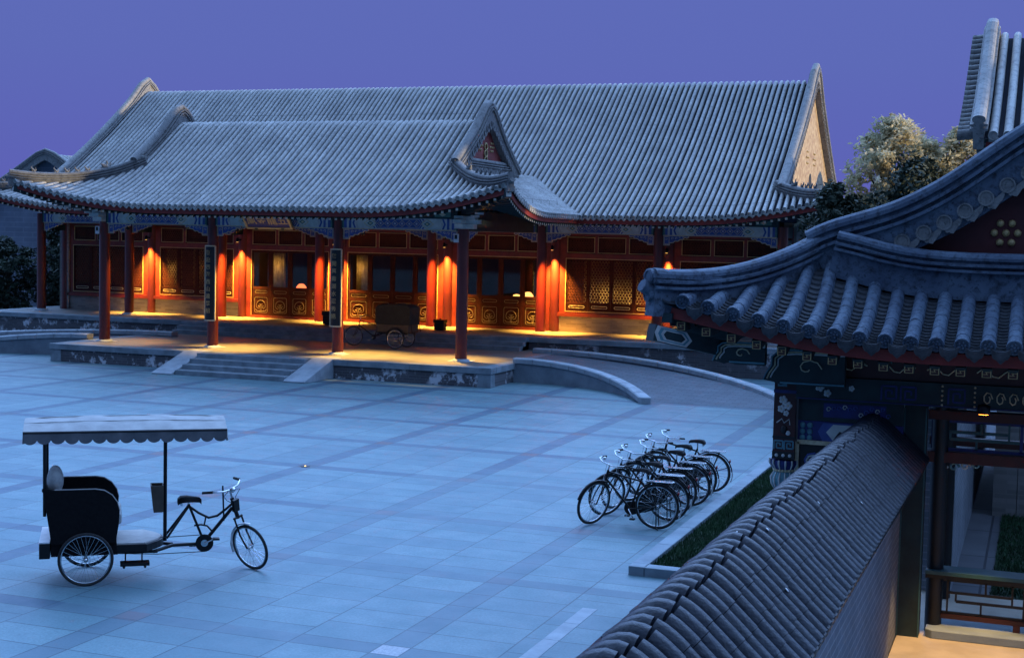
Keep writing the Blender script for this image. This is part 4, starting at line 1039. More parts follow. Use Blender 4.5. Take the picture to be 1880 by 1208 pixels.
A2 = bez([(-33.0, 43.95, 0), (-35.4, 44.0, 0), (-37.8, 43.3, 0), (-40, 40.6, 0)], 24); B2 = bez([(-33.0, 47.2, 0), (-35, 47.4, 0), (-39.6, 46.6, 0), (-42.6, 44.4, 0), (-43.4, 41, 0)], 24)
ramp(A2, B2)

# ================================================================ PLAZA FURNITURE
# lawn bed
b = MB('stone'); XK, YK0, YK1 = -5.40, 19.58, 39.5
k = 14
for i in range(k):
    a, c = YK0 + .24 + (YK1-YK0-.24)*i/k, YK0 + .24 + (YK1-YK0-.24)*(i+1)/k; b.box((XK, a+.004, -.02), (XK+.24, c-.004, .13))
b.box((XK, YK0, -.02), (XK+.235, YK0+.236, .132)); 
for i in range(3): b.box((XK+.24+i*.95, YK0, -.02), (XK+.24+(i+1)*.95-.006, YK0+.24, .13))
kb = b.build('lawn_kerb', None, .012); tag(kb, 'pale stone kerb framing the grass strip beside the tile-capped wall', 'kerb')
b = MB('grass_soil'); b.box((XK+.24, YK0+.24, -.02), (-2.35, YK1, .06)); tag(b.build('lawn_bed'), kind='structure')
def grass(x0, x1, y0, y1, z, n, name='grass', h=.07, seed=1):
    rnd = random.Random(seed); b = MB('grass_blade')
    for _ in range(n):
        x, y = rnd.uniform(x0, x1), rnd.uniform(y0, y1); a = rnd.uniform(0, PI); hh = h*rnd.uniform(.5, 1.3); w_ = .011; lx, ly = rnd.uniform(-.035, .035), rnd.uniform(-.035, .035)
        c, s_ = math.cos(a)*w_, math.sin(a)*w_
        b.add([(x-c, y-s_, z), (x+c, y+s_, z), (x+lx, y+ly, z+hh)], [(0, 1, 2)])
    return tag(b.build(name), kind='stuff')
grass(XK+.25, -3.2, YK0+.25, 33, .055, 42000)
# pale inlaid strip and tile
b = MB('stone_light')
for i in range(4): b.box((-5.44, 14.4+.79*i, -.01), (-5.24, 15.18+.79*i, .004))
tag(b.build('pale_paving_strip'), kind='structure')
b = MB('black_paint', 'lamp_glow'); b.lathe([(.10, -.02), (.10, .006), (.07, .008)], (0, 0, 0), 16, 'black_paint'); b.ball((0, 0, .0), .022, 'lamp_glow', n=8, k=4)
o = b.build('ground_lamp'); o.location = (-14.03, 25.75, 0); tag(o, 'tiny amber lamp set flush in the dark paving square', 'lamp')

# ---- wheels ---------------------------------------------------------------------
def wheel_meshes(r, tyre=.022, spokes=28, hub=.03, axis='y', rim='chrome'):
    def ring(R_, rr, m, n=40, k=8):
        b = MB(m); vs = []
        for i in range(n):
            a = 2*PI*i/n
            for j in range(k):
                c = 2*PI*j/k; d = R_ + rr*math.cos(c); vs.append((d*math.cos(a), rr*math.sin(c), d*math.sin(a)))
        b.add(vs, [(i*k+j, i*k+(j+1) % k, ((i+1) % n)*k+(j+1) % k, ((i+1) % n)*k+j) for i in range(n) for j in range(k)], None, True); return b
    ty = ring(r-tyre, tyre, 'rubber'); rm = ring(r-2.15*tyre, tyre*.55, rim)
    sp = MB('chrome'); n = spokes
    for i in range(n):
        a = 2*PI*i/n; s_ = 1 if i % 2 else -1; off = (.45 if (i//2) % 2 else -.45); q = a + off*1.6
        sp.bar((hub*math.cos(q), s_*.03, hub*math.sin(q)), ((r-2.3*tyre)*math.cos(a), 0, (r-2.3*tyre)*math.sin(a)), .0035, .0035)
    sp.lathe([(.012, -.055), (.016, -.05), (hub, -.035), (hub, -.03), (.015, -.025), (.015, .025), (hub, .03), (hub, .035), (.016, .05), (.012, .055)], (0, 0, 0), 12, axis=(0, 1, 0))
    return ty, rm, sp
def add_wheel(root, r, loc, rz=0, tyre=.022, spokes=28, name='wheel', lean=0):
    ty, rm, sp = wheel_meshes(r, tyre, spokes)
    h_ = sp.build(name, root); h_.location = loc; h_.rotation_euler = (lean, 0, rz)
    ty.build('tyre', h_); rm.build('rim', h_); return h_
def fender(b, c, r, a0, a1, wd=.055, m='black_paint', M=None, n=22):
    path = [(c[0] + r*math.cos(a), c[1], c[2] + r*math.sin(a)) for a in [a0 + (a1-a0)*i/n for i in range(n+1)]]
    s0 = len(b.v); b.sweep(path, [(-wd/2, -.008), (-wd/2*.6, .006), (0, .011), (wd/2*.6, .006), (wd/2, -.008), (wd/2*.55, .0), (0, .005), (-wd/2*.55, 0)], lat=(0, 1, 0), m=m, smooth=True)
    if M is not None: b.xf(M, s0)

# ---- bicycles ---------------------------------------------------------------------
def bicycle(label, steer=R(62)):
    r = .38; wb = 1.13; t_ = thing('bicycle', (0, 0, 0), label, 'bicycle', 'old black bicycles parked in a row')
    bk = MB('black_paint'); 
    add_wheel(t_, r, (0, 0, r), 0)
    HT = V((.86, 0, .93)); HB = V((.90, 0, .76)); BBk = V((.46, 0, .31)); ST = V((.27, 0, .83))
    S = Matrix.Translation(HB) @ Matrix.Rotation(R(-18), 4, 'Y').inverted() @ Matrix.Identity(4)
    ax = (HT - HB).normalized(); ST_M = Matrix.Translation(HB) @ Matrix.Rotation(steer, 4, ax) @ Matrix.Translation(-HB)
    fc = ST_M @ V((wb, 0, r)); fc.z = r
    fw = add_wheel(t_, r, fc, steer); fw.rotation_euler = Matrix.Rotation(steer, 4, ax).to_euler(); fw.location.z = r*abs((Matrix.Rotation(steer, 4, ax) @ V((0, 1, 0))).normalized().xy.length)
    for a, b_, rr in ((BBk, ST, .017), (BBk, HB + V((0, 0, .03)), .019), (ST + V((.01, 0, -.05)), HT - V((0, 0, .03)), .016), (HB, HT, .022)): bk.tube([a, b_], rr, 8)
    for s_ in (-1, 1): bk.tube([BBk + V((0, s_*.03, 0)), V((0, s_*.065, r))], .011, 6); bk.tube([ST + V((0, s_*.02, -.06)), V((0, s_*.065, r))], .009, 6)
    bk.build('frame', t_)
    fk = MB('black_paint', 'chrome')
    for s_ in (-1, 1): fk.tube([ST_M @ (HB + V((.01, s_*.055, -.03))), ST_M @ V((wb-.07, s_*.058, r+.16)), ST_M @ V((wb, s_*.058, r))], .012, 6)
    fk.tube([ST_M @ (HB + V((.01, -.06, -.03))), ST_M @ (HB + V((.01, .06, -.03)))], .014, 6); fk.build('fork', t_)
    fd = MB('black_paint', 'white_paint', 'reflector'); fender(fd, (0, 0, r), r+.025, R(-5), R(175)); f2 = MB('black_paint'); fender(f2, (wb, 0, r), r+.025, R(20), R(150), M=ST_M); f2.build('mudguard', t_)
    fender(fd, (0, 0, r), r+.031, R(176), R(203), .058, 'white_paint'); fd.ball((-.36, 0, r+.24), .033, 'reflector', (.5, 1, 1)); 
    for s_ in (-1, 1): fd.tube([(0, s_*.06, r), (-(r+.02)*math.cos(R(20)), s_*.03, r+(r+.02)*math.sin(R(20)))], .004, 4)
    fd.build('mudguard', t_)
    cc = MB('black_paint'); 
    pts = [(.46+.115*math.cos(a), .31+.115*math.sin(a)) for a in [R(-95)+R(190)*i/10 for i in range(11)]] + [(.0+.055*math.cos(a), r+.055*math.sin(a)) for a in [R(95)+R(170)*i/6 for i in range(7)]]
    cc.prism([(x, -.075, z) for x, z in pts], (0, .035, 0)); cc.prism([(x, -.078, z) for x, z in [(.46+.07*math.cos(2*PI*i/14), .31+.07*math.sin(2*PI*i/14)) for i in range(14)]], (0, .004, 0)); cc.build('chain_case', t_)
    cr = MB('chrome', 'rubber'); a0 = R(-60)
    for s_ in (-1, 1):
        e = BBk + V((s_*-.17*math.cos(a0), s_*.10, s_*-.17*math.sin(a0)*-1)) if s_ > 0 else BBk + V((.17*math.cos(a0), -.10, .17*math.sin(a0)))
        cr.tube([BBk + V((0, s_*.05, 0)), BBk + V((0, s_*.10, 0)), e], .010, 6, 'chrome'); c2 = e + V((0, s_*.06, 0)); cr.box(c2 - V((.04, .045, .012)), c2 + V((.04, .045, .012)), 'rubber')
    cr.build('pedals', t_)
    sa = MB('black_leather', 'chrome'); c = ST + V((0, 0, .13))
    rows = [(-.14, .105, -.01), (-.11, .12, .02), (-.03, .10, .03), (.06, .05, .025), (.14, .028, .015), (.17, .018, -.01)]
    vs = [];
    for x, h_, z in rows: vs += [c + V((x, -h_, z-.04)), c + V((x, -h_*.75, z+.01)), c + V((x, 0, z+.012)), c + V((x, h_*.75, z+.01)), c + V((x, h_, z-.04))]
    sa.add(vs, [(i*5+j, i*5+j+1, i*5+6+j, i*5+5+j) for i in range(5) for j in range(4)] + [(0, 1, 2, 3, 4), (25, 26, 27, 28, 29)], 'black_leather', True)
    sa.tube([ST - V((0, 0, .05)), c - V((.0, 0, .0))], .013, 6, 'chrome')
    for s_ in (-1, 1):
        for k in range(2): sa.tube([c + V((-.10+.05*k, s_*.06, -.07+.012*math.sin(i*2.2)+.008*i)) if False else c + V((-.11 + .02*math.cos(i*1.57), s_*.06 + .02*math.sin(i*1.57), -.08 + .009*i)) for i in range(9)], .004, 4, 'chrome')
    sa.build('saddle', t_)
    rk = MB('chrome', 'black_paint'); zr = .80
    rk.tube([(.20, -.07, zr), (-.24, -.075, zr), (-.28, -.04, zr), (-.28, .04, zr), (-.24, .075, zr), (.20, .07, zr), (.20, -.07, zr)], .008, 6, 'chrome')
    for y in (-.03, .03): rk.tube([(.19, y, zr), (-.27, y, zr)], .006, 5, 'chrome')
    rk.box((.17, -.075, zr-.008), (-.24, .075, zr+.006), 'chrome')
    for s_ in (-1, 1): rk.tube([(-.16, s_*.075, zr), (0, s_*.075, r)], .007, 5, 'black_paint'); rk.tube([(.08, s_*.075, zr), (0, s_*.075, r)], .007, 5, 'black_paint')
    rk.build('luggage_rack', t_)
    hb = MB('chrome', 'rubber'); H0 = HT + V((-.02, 0, .10))
    hb.tube([HT, H0], .012, 6, 'chrome'); hb.tube([H0, H0 + V((.05, 0, .01))], .012, 6, 'chrome')
    for s_ in (-1, 1):
        hb.tube([H0 + V((.05, 0, .01)), H0 + V((.06, s_*.12, .015)), H0 + V((.02, s_*.23, .04)), H0 + V((-.10, s_*.27, .03)), H0 + V((-.16, s_*.275, .02))], .010, 6, 'chrome')
        hb.tube([H0 + V((-.08, s_*.268, .03)), H0 + V((-.19, s_*.28, .015))], .017, 7, 'rubber')
        hb.tube([H0 + V((.03, s_*.06, .0)), H0 + V((.03, s_*.2, .0)), H0 + V((-.08, s_*.24, -.0)), H0 + V((-.12, s_*.22, -.03))], .005, 5, 'chrome')
    hb.ball(H0 + V((-.01, -.14, .06)), .03, 'chrome', (1, 1, .8)); hb.tube([H0 + V((.07, 0, 0)), HB + V((.06, 0, 0)), V((wb-.02, 0, r*2.02))], .004, 4, 'chrome')
    hb.xf(ST_M); hb.build('handlebar', t_)
    st_ = MB('black_paint')
    for s_ in (-1, 1): st_.tube([(0, s_*.06, r), (-.02, s_*.11, .02), (-.06, s_*.115, .008)], .010, 6)
    st_.tube([(-.02, -.11, .03), (-.02, .11, .03)], .008, 6); st_.tube([(.0, -.08, .17), (.0, .08, .17)], .007, 5); st_.build('kickstand', t_)
    return t_
bl = ['nearest black bicycle of the row, its rear stand nearest the kerb corner', 'second bicycle of the row, right behind the nearest one', 'third bicycle of the row, counting away from the kerb corner', 'fourth bicycle of the row, its saddle between taller neighbours', 'fifth bicycle of the row, next to the farthest one', 'farthest black bicycle of the row, whole rear wheel showing']
b0 = bicycle(bl[0]); bikes = [b0]
for i in range(1, 6):
    c = bicycle(bl[i], R((62, 54, 66, 50, 58, 44)[i])) if i in (1, 3, 5) else copy_tree(b0)
    c['label'] = bl[i]; bikes.append(c)
rb = random.Random(3)
for i, c in enumerate(bikes):
    c.location = (-5.84 + (0, .0, -.05, .03, -.02, .06)[i], 22.85 + (0, .78, 1.52, 2.28, 3.05, 3.86)[i], .004); c.rotation_euler = (R((2, -1, 2, 0, 1, -1)[i]), 0, PI + R((1, -3, 2, -2, 0, 3)[i]))
# ================================================================ PASSENGER RICKSHAW
def rickshaw():
    t_ = thing('rickshaw', (-12.23, 16.20, 0), 'three-wheeled passenger rickshaw with scalloped white canopy in the open plaza', 'rickshaw', None, R(36.5))
    RW = .365
    for y in (-.57, .57): add_wheel(t_, RW, (0, y, RW), 0, .02, 32)
    ws_ = R(-52); F0 = V((2.27, 0, .34)); fw = add_wheel(t_, .34, F0, ws_, .02, 30, lean=R(0))
    prof = [(-.44, .57), (-.555, 1.34), (-.50, 1.33), (-.40, 1.305), (.12, 1.305), (.24, 1.285), (.34, 1.22), (.41, 1.12), (.44, 1.0), (.43, .83), (.39, .57)]
    b = MB('black_leather')
    for y in (-.54, .50): b.prism([(x, y, z) for x, z in prof], (0, .045, 0))
    b.prism([(-.44, -.495, .57), (-.555, -.495, 1.33), (-.515, -.495, 1.33), (-.40, -.495, .57)], (0, .995, 0)); b.box((-.44, -.49, .55), (.40, .49, .80))
    b.prism([(-.45, -.5, .40), (.42, -.5, .40), (.40, -.5, .575), (-.45, -.5, .575)], (0, 1.0, 0)); b.build('carriage_body', t_, .008)
    b = MB('canvas_light')
    for y in (-.515, .525): b.tube([(x, y, z + .004) for x, z in prof[3:9]], .010, 6)
    b.build('piping', t_)
    b = MB('cushion_cloth'); b.box((-.38, -.46, .80), (.47, .46, .95)); b.build('seat_cushion', t_, .04)
    b = MB('cushion_cloth'); b.ball((-.40, -.22, 1.40), .2, None, (.55, .9, 1.0), 16, 10); b.build('back_pillow', t_)
    b = MB('black_paint', 'white_paint'); b.box((-.60, -.52, .38), (-.46, .52, .585), 'black_paint'); b.box((-.60, -.52, .588), (-.46, .52, .61), 'white_paint'); b.build('rear_box', t_, .006)
    pl = [(.40, -.47)] + [(.74 + .30*math.sin(PI*i/10 if i < 11 else 0)**.5*1.0 if False else .80 + .24*math.cos(-PI/2 + PI*i/10), -.47 + .94*(i/10)) for i in range(11)] + [(.40, .47)]
    b = MB('black_paint'); b.prism([(x, y, .42) for x, y in pl], (0, 0, .10)); b.build('footboard', t_)
    b = MB('rug_cloth'); b.prism([(.42 + (x-.42)*.94, y*.93, .521) for x, y in pl], (0, 0, .02)); b.build('floor_mat', t_)
    # chassis
    b = MB('black_paint')
    b.tube([(0, -.6, RW), (0, .6, RW)], .022, 8)
    for y in (-.30, .30): b.tube([(-.45, y, .40), (.95, y, .38)], .022, 8)
    b.tube([(.9, -.3, .38), (1.16, -.04, .40), (1.62, 0, .40)], .026, 8); b.tube([(.9, .3, .38), (1.16, .04, .40)], .026, 8)
    BB_ = V((1.60, 0, .42)); SEAT = V((1.38, 0, .97)); HD = V((2.00, 0, .98)); HL = V((2.07, 0, .74))
    b.tube([BB_, SEAT], .018, 8); b.tube([BB_, V((1.99, 0, .90))], .026, 8)
    for y in (-.10, .10): b.tube([SEAT + V((0, y*.3, -.03)), V((1.08, y*1.3, .52))], .017, 8)
    b.tube([SEAT - V((-.02, 0, .04)), (1.52, 0, .84), (1.66, 0, .765), (1.78, 0, .79), (1.90, 0, .88), (1.99, 0, .96)], .018, 8)
    b.tube([(1.62, 0, .775), (1.60, 0, .66)], .012, 6); b.tube([(1.46, 0, .66), (1.55, 0, .67), (1.64, 0, .65), (1.70, 0, .58)], .014, 6)
    b.tube([HD + V((-.02, 0, .06)), HL], .030, 10)
    b.tube([V((1.85, -.03, 1.22)), V((1.87, -.03, .72))], .013, 6)
    b.build('frame', t_)
    ax = (HD - HL).normalized(); SM = Matrix.Translation(HL) @ Matrix.Rotation(ws_, 4, ax) @ Matrix.Translation(-HL); RW3 = Matrix.Rotation(ws_, 4, ax); F1 = SM @ F0; F1.z = .34*(RW3 @ V((0, 1, 0))).xy.length; fw.location = F1; fw.rotation_euler = RW3.to_euler()
    b = MB('black_paint', 'chrome')
    for y in (-.07, .07): b.tube([SM @ (HL + V((0, y, .02))), SM @ V((2.16, y, .52)), F1 + RW3 @ V((0, y*.85, 0))], .014, 7, 'black_paint')
    b.tube([SM @ (HL + V((0, -.08, .02))), SM @ (HL + V((0, .08, .02)))], .018, 7, 'black_paint'); b.build('fork', t_)
    b = MB('black_paint', 'white_paint'); M_ = Matrix.Translation(F1) @ RW3
    fender(b, (0, 0, 0), .365, R(85), R(205), .06, 'white_paint', M_); b.build('mudguard', t_)
    b = MB('chrome', 'rubber', 'black_paint'); H0 = HD + V((-.05, 0, .17))
    b.tube([HD, H0], .014, 7, 'chrome')
    for s_ in (-1, 1):
        b.tube([H0, H0 + V((.02, s_*.14, .03)), H0 + V((-.04, s_*.25, .05)), H0 + V((-.14, s_*.29, .04))], .012, 7, 'chrome'); b.tube([H0 + V((-.06, s_*.262, .05)), H0 + V((-.22, s_*.31, .02))], .020, 8, 'rubber')
        b.tube([H0 + V((.02, s_*.05, .0)), H0 + V((.04, s_*.16, -.03)), H0 + V((.02, s_*.09, -.12)), H0 + V((.05, 0, -.2))], .005, 5, 'black_paint')
    b.ball(H0 + V((.06, 0, .02)), .045, 'chrome', (1, 1, .9)); b.box(H0 + V((.07, -.05, -.30)), H0 + V((.12, .05, -.12)), 'black_paint'); b.xf(SM); b.build('handlebar', t_)
    # wide second grip bar seen crossing the first
    b = MB('black_leather', 'chrome'); c = SEAT + V((0, 0, .07))
    rows = [(-.15, .10, -.01), (-.11, .125, .025), (-.02, .11, .03), (.08, .055, .02), (.15, .03, .01), (.18, .018, -.02)]; vs = []
    for x, h_, z in rows: vs += [c + V((x, -h_, z-.06)), c + V((x, -h_*.75, z+.01)), c + V((x, 0, z+.012)), c + V((x, h_*.75, z+.01)), c + V((x, h_, z-.06))]
    b.add(vs, [(i*5+j, i*5+j+1, i*5+6+j, i*5+5+j) for i in range(5) for j in range(4)] + [(0, 1, 2, 3, 4), (25, 26, 27, 28, 29)], 'black_leather', True)
    b.tube([SEAT - V((0, 0, .03)), c], .014, 6, 'chrome'); b.tube([c + V((-.1, -.1, -.06)), c + V((-.1, .1, -.06))], .02, 6, 'chrome'); b.build('saddle', t_)
    b = MB('black_paint', 'chrome')
    b.lathe([(.11, -.008), (.125, -.004), (.125, .004), (.11, .008)], BB_ + V((0, -.07, 0)), 24, 'black_paint', False, (0, 1, 0)); b.lathe([(.05, -.012), (.05, .012)], BB_ + V((0, -.07, 0)), 14, 'chrome', False, (0, 1, 0))
    for s_, a in ((-1, R(25)), (1, R(205))):
        e = BB_ + V((.17*math.cos(a), s_*.10, .17*math.sin(a))); b.tube([BB_ + V((0, s_*.10, 0)), e], .011, 6, 'chrome'); b.box(e + V((-.045, s_*.02-.02 if s_ > 0 else -.11, -.012)), e + V((.045, s_*.02+.09 if s_ > 0 else 0, .012)), 'black_paint')
    b.tube([BB_ + V((0, -.07, .12)), V((.3, -.07, .50))], .006, 4, 'black_paint'); b.tube([BB_ + V((0, -.07, -.12)), V((.95, -.07, .29)), V((.2, -.07, .33))], .006, 4, 'black_paint'); b.build('crank', t_)
    b = MB('black_paint'); b.box((.45, -.44, .215), (.84, -.24, .255)); 
    for x in (.52, .74): b.tube([(x, -.34, .25), (x, -.34, .40)], .012, 6)
    for x in (.5, .78): b.tube([(x, -.44, .205), (x, -.24, .205)], .02, 6)
    b.build('step', t_, .01)
    # posts and canopy
    for y in (-.47, .47): b = MB('black_paint'); b.tube([(-.53, y, .95), (-.53, y, 2.06)], .022, 8); b.tube([(-.53, y, 1.28), (-.53, y, 1.32)], .036, 8); b.build('canopy_post', t_)
    b = MB('black_paint'); b.tube([(1.06, 0, .46), (1.06, 0, 2.08)], .026, 8); b.build('canopy_post', t_)
    X0_, X1_, Wc = -.80, 1.86, .55; b = MB('canvas_light'); nx, ny = 24, 10; vs = []
    for i in range(nx+1):
        x = lerp(X0_, X1_, i/nx)
        for j in range(ny+1):
            y = lerp(-Wc, Wc, j/ny); rib = .010*math.cos(2*PI*3*i/nx)
            vs.append((x + (.10 if i == 0 else 0)*0, y, 2.10 + .13*(1-(y/Wc)**2)*(1 - .25*abs(2*i/nx-1)**3) + rib*(1-(y/Wc)**2)))
    b.add(vs, [(i*(ny+1)+j, i*(ny+1)+j+1, (i+1)*(ny+1)+j+1, (i+1)*(ny+1)+j) for i in range(nx) for j in range(ny)], None, True)
    for y in (-Wc*.5, 0, Wc*.5): b.tube([(lerp(X0_, X1_, i/12), y, 2.105 + .13*(1-(y/Wc)**2)*(1 - .25*abs(2*i/12-1)**3)) for i in range(13)], .005, 5)
    cp = b.build('canopy', t_)
    b = MB('canvas_dark', 'canvas_light'); 
    def valance(p, q, n, m):
        p, q = V(p), V(q); d = (q-p); nrm = d.normalized().cross(V((0, 0, 1))); sub = 10; top = []; bot = []
        for i in range(n*sub+1):
            t0 = i/(n*sub); f_ = (i % sub)/sub; dp = .115 + .055*math.sin(PI*f_)**.6 if 0 < f_ < 1 else .115
            wv = nrm*(.012*math.sin(t0*31) + .008*math.sin(t0*57)); top.append(p + d*t0 + V((0, 0, .005))); bot.append(p + d*t0 - V((0, 0, dp)) + wv)
        k = len(top); b.add(top + bot, [(i, i+1, k+i+1, k+i) for i in range(k-1)], m, True)
        b.add([x + nrm*.004 for x in top + bot], [(i, i+1, k+i+1, k+i) for i in range(k-1)], m, True)
    z = 2.10; valance((X0_, -Wc, z), (X1_, -Wc, z), 15, 'canvas_dark'); valance((X1_, Wc, z), (X0_, Wc, z), 15, 'canvas_dark'); valance((X1_, -Wc, z), (X1_, Wc, z), 6, 'canvas_light'); valance((X0_, Wc, z), (X0_, -Wc, z), 6, 'canvas_dark')
    b.build('valance', cp)
    b = MB('black_paint')
    for y in (-Wc, Wc): b.tube([(X0_, y, 2.085), (X1_, y, 2.085)], .012, 6)
    for x in (X0_+.02, -.53, 1.06, X1_-.02): b.tube([(x, -Wc, 2.075), (x, -Wc*.5, 2.13), (x, 0, 2.15), (x, Wc*.5, 2.13), (x, Wc, 2.075)], .012, 6)
    b.build('canopy_frame', t_)
    b = MB('cargo_wood', 'black_paint'); q = [(.86, 1.26), (1.035, 1.26), (1.035, .89), (.90, .885)]
    for y0, y1 in ((-.13, -.118), (.118, .13)): b.prism([(x, y0, z) for x, z in q], (0, y1-y0, 0), 'cargo_wood')
    b.prism([(.86, -.118, 1.26), (.875, -.118, 1.26), (.915, -.118, .89), (.90, -.118, .89)], (0, .236, 0), 'cargo_wood'); b.box((1.02, -.118, .89), (1.034, .118, 1.26), 'cargo_wood'); b.box((.91, -.118, .885), (1.02, .118, .90), 'black_paint'); b.build('hung_box', t_)
    return t_
rickshaw()

# ================================================================ CARGO TRICYCLE under the porch
def cargo_tricycle():
    t_ = thing('cargo_tricycle', (-21.80, 47.1, ZP), 'dark cargo tricycle with canvas hooded box standing under the portico', 'tricycle', None, PI - R(2))
    r = .36
    for y in (-.46, .46): add_wheel(t_, r, (0, y, r), 0, .022, 24)
    add_wheel(t_, r, (1.95, 0, r), R(10), .022, 24)
    b = MB('cargo_wood', 'black_paint'); b.box((-.48, -.40, .56), (.82, .40, .60), 'black_paint')
    for y in (-.40, .37): b.box((-.5, y, .60), (.80, y+.03, .88), 'cargo_wood')
    for x in (-.5, .77): b.box((x, -.37, .60), (x+.03, .37, .88), 'cargo_wood')
    b.build('cargo_box', t_, .006)
    b = MB('cargo_canvas'); pr = [(-.56, .86), (.84, .86), (.86, 1.46), (.74, 1.58), (.1, 1.62), (-.42, 1.60), (-.56, 1.50)]
    b.prism([(x, -.42, z) for x, z in pr], (0, .84, 0)); h_ = b.build('canvas_hood', t_, .03)
    b = MB('black_paint'); 
    for y in (-.435,): b.tube([(.30, y, .90), (-.22, y, 1.42), (-.42, y, 1.34)], .014, 6); b.tube([(.28, y, .90), (-.44, y, 1.30)], .012, 6)
    b.build('hood_stay', h_)
    b = MB('black_paint')
    for y in (-.46, .46): b = MB('black_paint'); fender(b, (0, y, r), r+.03, R(15), R(165), .07); b.build('mudguard', t_)
    b = MB('black_paint'); BB_ = V((1.08, 0, .36)); SE = V((.92, 0, .86)); HD = V((1.68, 0, .98)); HL = V((1.74, 0, .74))
    b.tube([(0, -.5, r), (0, .5, r)], .02, 8)
    for y in (-.25, .25): b.tube([(-.4, y, .54), (.75, y, .54), (1.06, 0, .38)], .02, 7)
    for p, q in ((BB_, SE), (BB_, HL + V((0, 0, .04))), (SE - V((0, 0, .05)), V((.72, 0, .56))), (SE - V((0, 0, .08)), HD - V((0, 0, .03))), (HD, HL)): b.tube([p, q], .02, 7)
    for y in (-.06, .06): b.tube([HL + V((0, y, 0)), V((1.84, y, .5)), V((1.95, y, r))], .014, 6)
    b.tube([(-.55, -.3, 1.0), (-.66, -.3, .62), (-.60, .3, .62), (-.55, .3, 1.0)], .012, 6); b.build('frame', t_)
    b = MB('chrome', 'rubber'); H0 = HD + V((-.04, 0, .12)); b.tube([HD, H0], .012, 6, 'chrome')
    for s_ in (-1, 1): b.tube([H0, H0 + V((.02, s_*.16, .02)), H0 + V((-.1, s_*.28, .03))], .012, 6, 'chrome'); b.tube([H0 + V((-.06, s_*.26, .03)), H0 + V((-.2, s_*.3, .01))], .02, 7, 'rubber')
    b.build('handlebar', t_)
    b = MB('black_leather'); b.ball(SE + V((.02, 0, .08)), .13, None, (1.2, .85, .45)); b.tube([SE - V((0, 0, .04)), SE + V((0, 0, .06))], .014, 6); b.build('saddle', t_)
    b = MB('chrome', 'black_paint'); b.lathe([(.09, -.006), (.09, .006)], BB_ + V((0, .06, 0)), 18, 'black_paint', False, (0, 1, 0)); b.tube([BB_ + V((0, .08, 0)), BB_ + V((.12, .1, -.10))], .01, 6, 'chrome'); b.box(BB_ + V((.08, .1, -.12)), BB_ + V((.17, .19, -.095)), 'chrome'); b.build('crank', t_)
cargo_tricycle()
def litter_bin(x, y, z, label, s_=1):
    t_ = thing('litter_bin', (x, y, z), label, 'bin', 'dark bins on the hall steps')
    b = MB('cargo_canvas'); b.prism([(-.26, -.2, 0), (.26, -.2, 0), (.3, -.24, .42), (-.3, -.24, .42)], (0, .44, 0)) if False else b.box((-.26, -.2, .03), (.26, .2, .38)); b.box((-.22, -.17, 0), (.22, .17, .03)); b.build('bin_body', t_, .02)
    b = MB('black_paint'); b.box((-.30, -.24, .38), (.30, .24, .56)); b.box((-.05, -.03, .56), (.05, .03, .62)); b.build('bin_lid', t_, .02); t_.scale = (s_, s_, s_)
litter_bin(-21.75, 50.6, ZH, 'dark lidded bin in front of the red column right of the cargo tricycle', .75)
litter_bin(-26.55, 50.7, ZH, 'black bin half hidden by the right couplet column')

# ================================================================ GATE PAVILION (right foreground)
gate = thing('gate_pavilion', (-1.3, 17.6, 0), 'painted gate pavilion with upturned dark tile roof and hanging lotus posts', 'gate')
GXR = .3
RG = Roof(lambda u, w_, z: V((GXR + w_, 18.5 - u, z)), Lx=2.3, Dy=4.4, Lg=.62, ze=3.74, rise=2.24, k=.5, up=.44, L0=3.2, ext=.15, rr=.5, bump=.30, back_up=False)
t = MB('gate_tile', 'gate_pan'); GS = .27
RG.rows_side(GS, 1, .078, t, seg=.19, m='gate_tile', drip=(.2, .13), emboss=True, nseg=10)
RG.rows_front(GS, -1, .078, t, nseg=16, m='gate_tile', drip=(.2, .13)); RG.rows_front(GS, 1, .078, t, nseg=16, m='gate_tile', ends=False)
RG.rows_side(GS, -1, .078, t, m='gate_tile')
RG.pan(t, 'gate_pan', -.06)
n = int(RG.Dy/GS)*2 + 1
for i in range(-1, n):        # overlapping concave under-tiles between the rows
    wc = (i - (n-1)/2 + .5)*GS; a0 = min(RG.Dy - abs(wc), RG.Lx - RG.Lg); st_ = .085; k = int((a0 + .05)/st_)
    for j in range(k):
        ua, ub = RG.Lx - a0 + a0*j/k, RG.Lx - a0 + a0*(j+1)/k; vs = []
        for u, dz in ((ua, -.045), (ub + .012, -.016), (ub + .014, -.036)):
            for q in range(6):
                f_ = -1 + 2*q/5; ww = max(-RG.Dy, min(RG.Dy, wc + f_*GS*.36)); p = RG.side(u, ww); vs.append(p + V((0, 0, dz + .030*f_*f_)))
        t.add(vs, [(r_*6+q, r_*6+q+1, r_*6+7+q, r_*6+6+q) for r_ in range(2) for q in range(5)], 'gate_pan', False)
world_child(t, 'roof_tiles', gate)
gable_ridges(RG, gate, (1,), m='gate_ridge', m2='gate_ridge', beasts=False, gable_m='dark_gable', rp=(.95, .86), soff=.88)
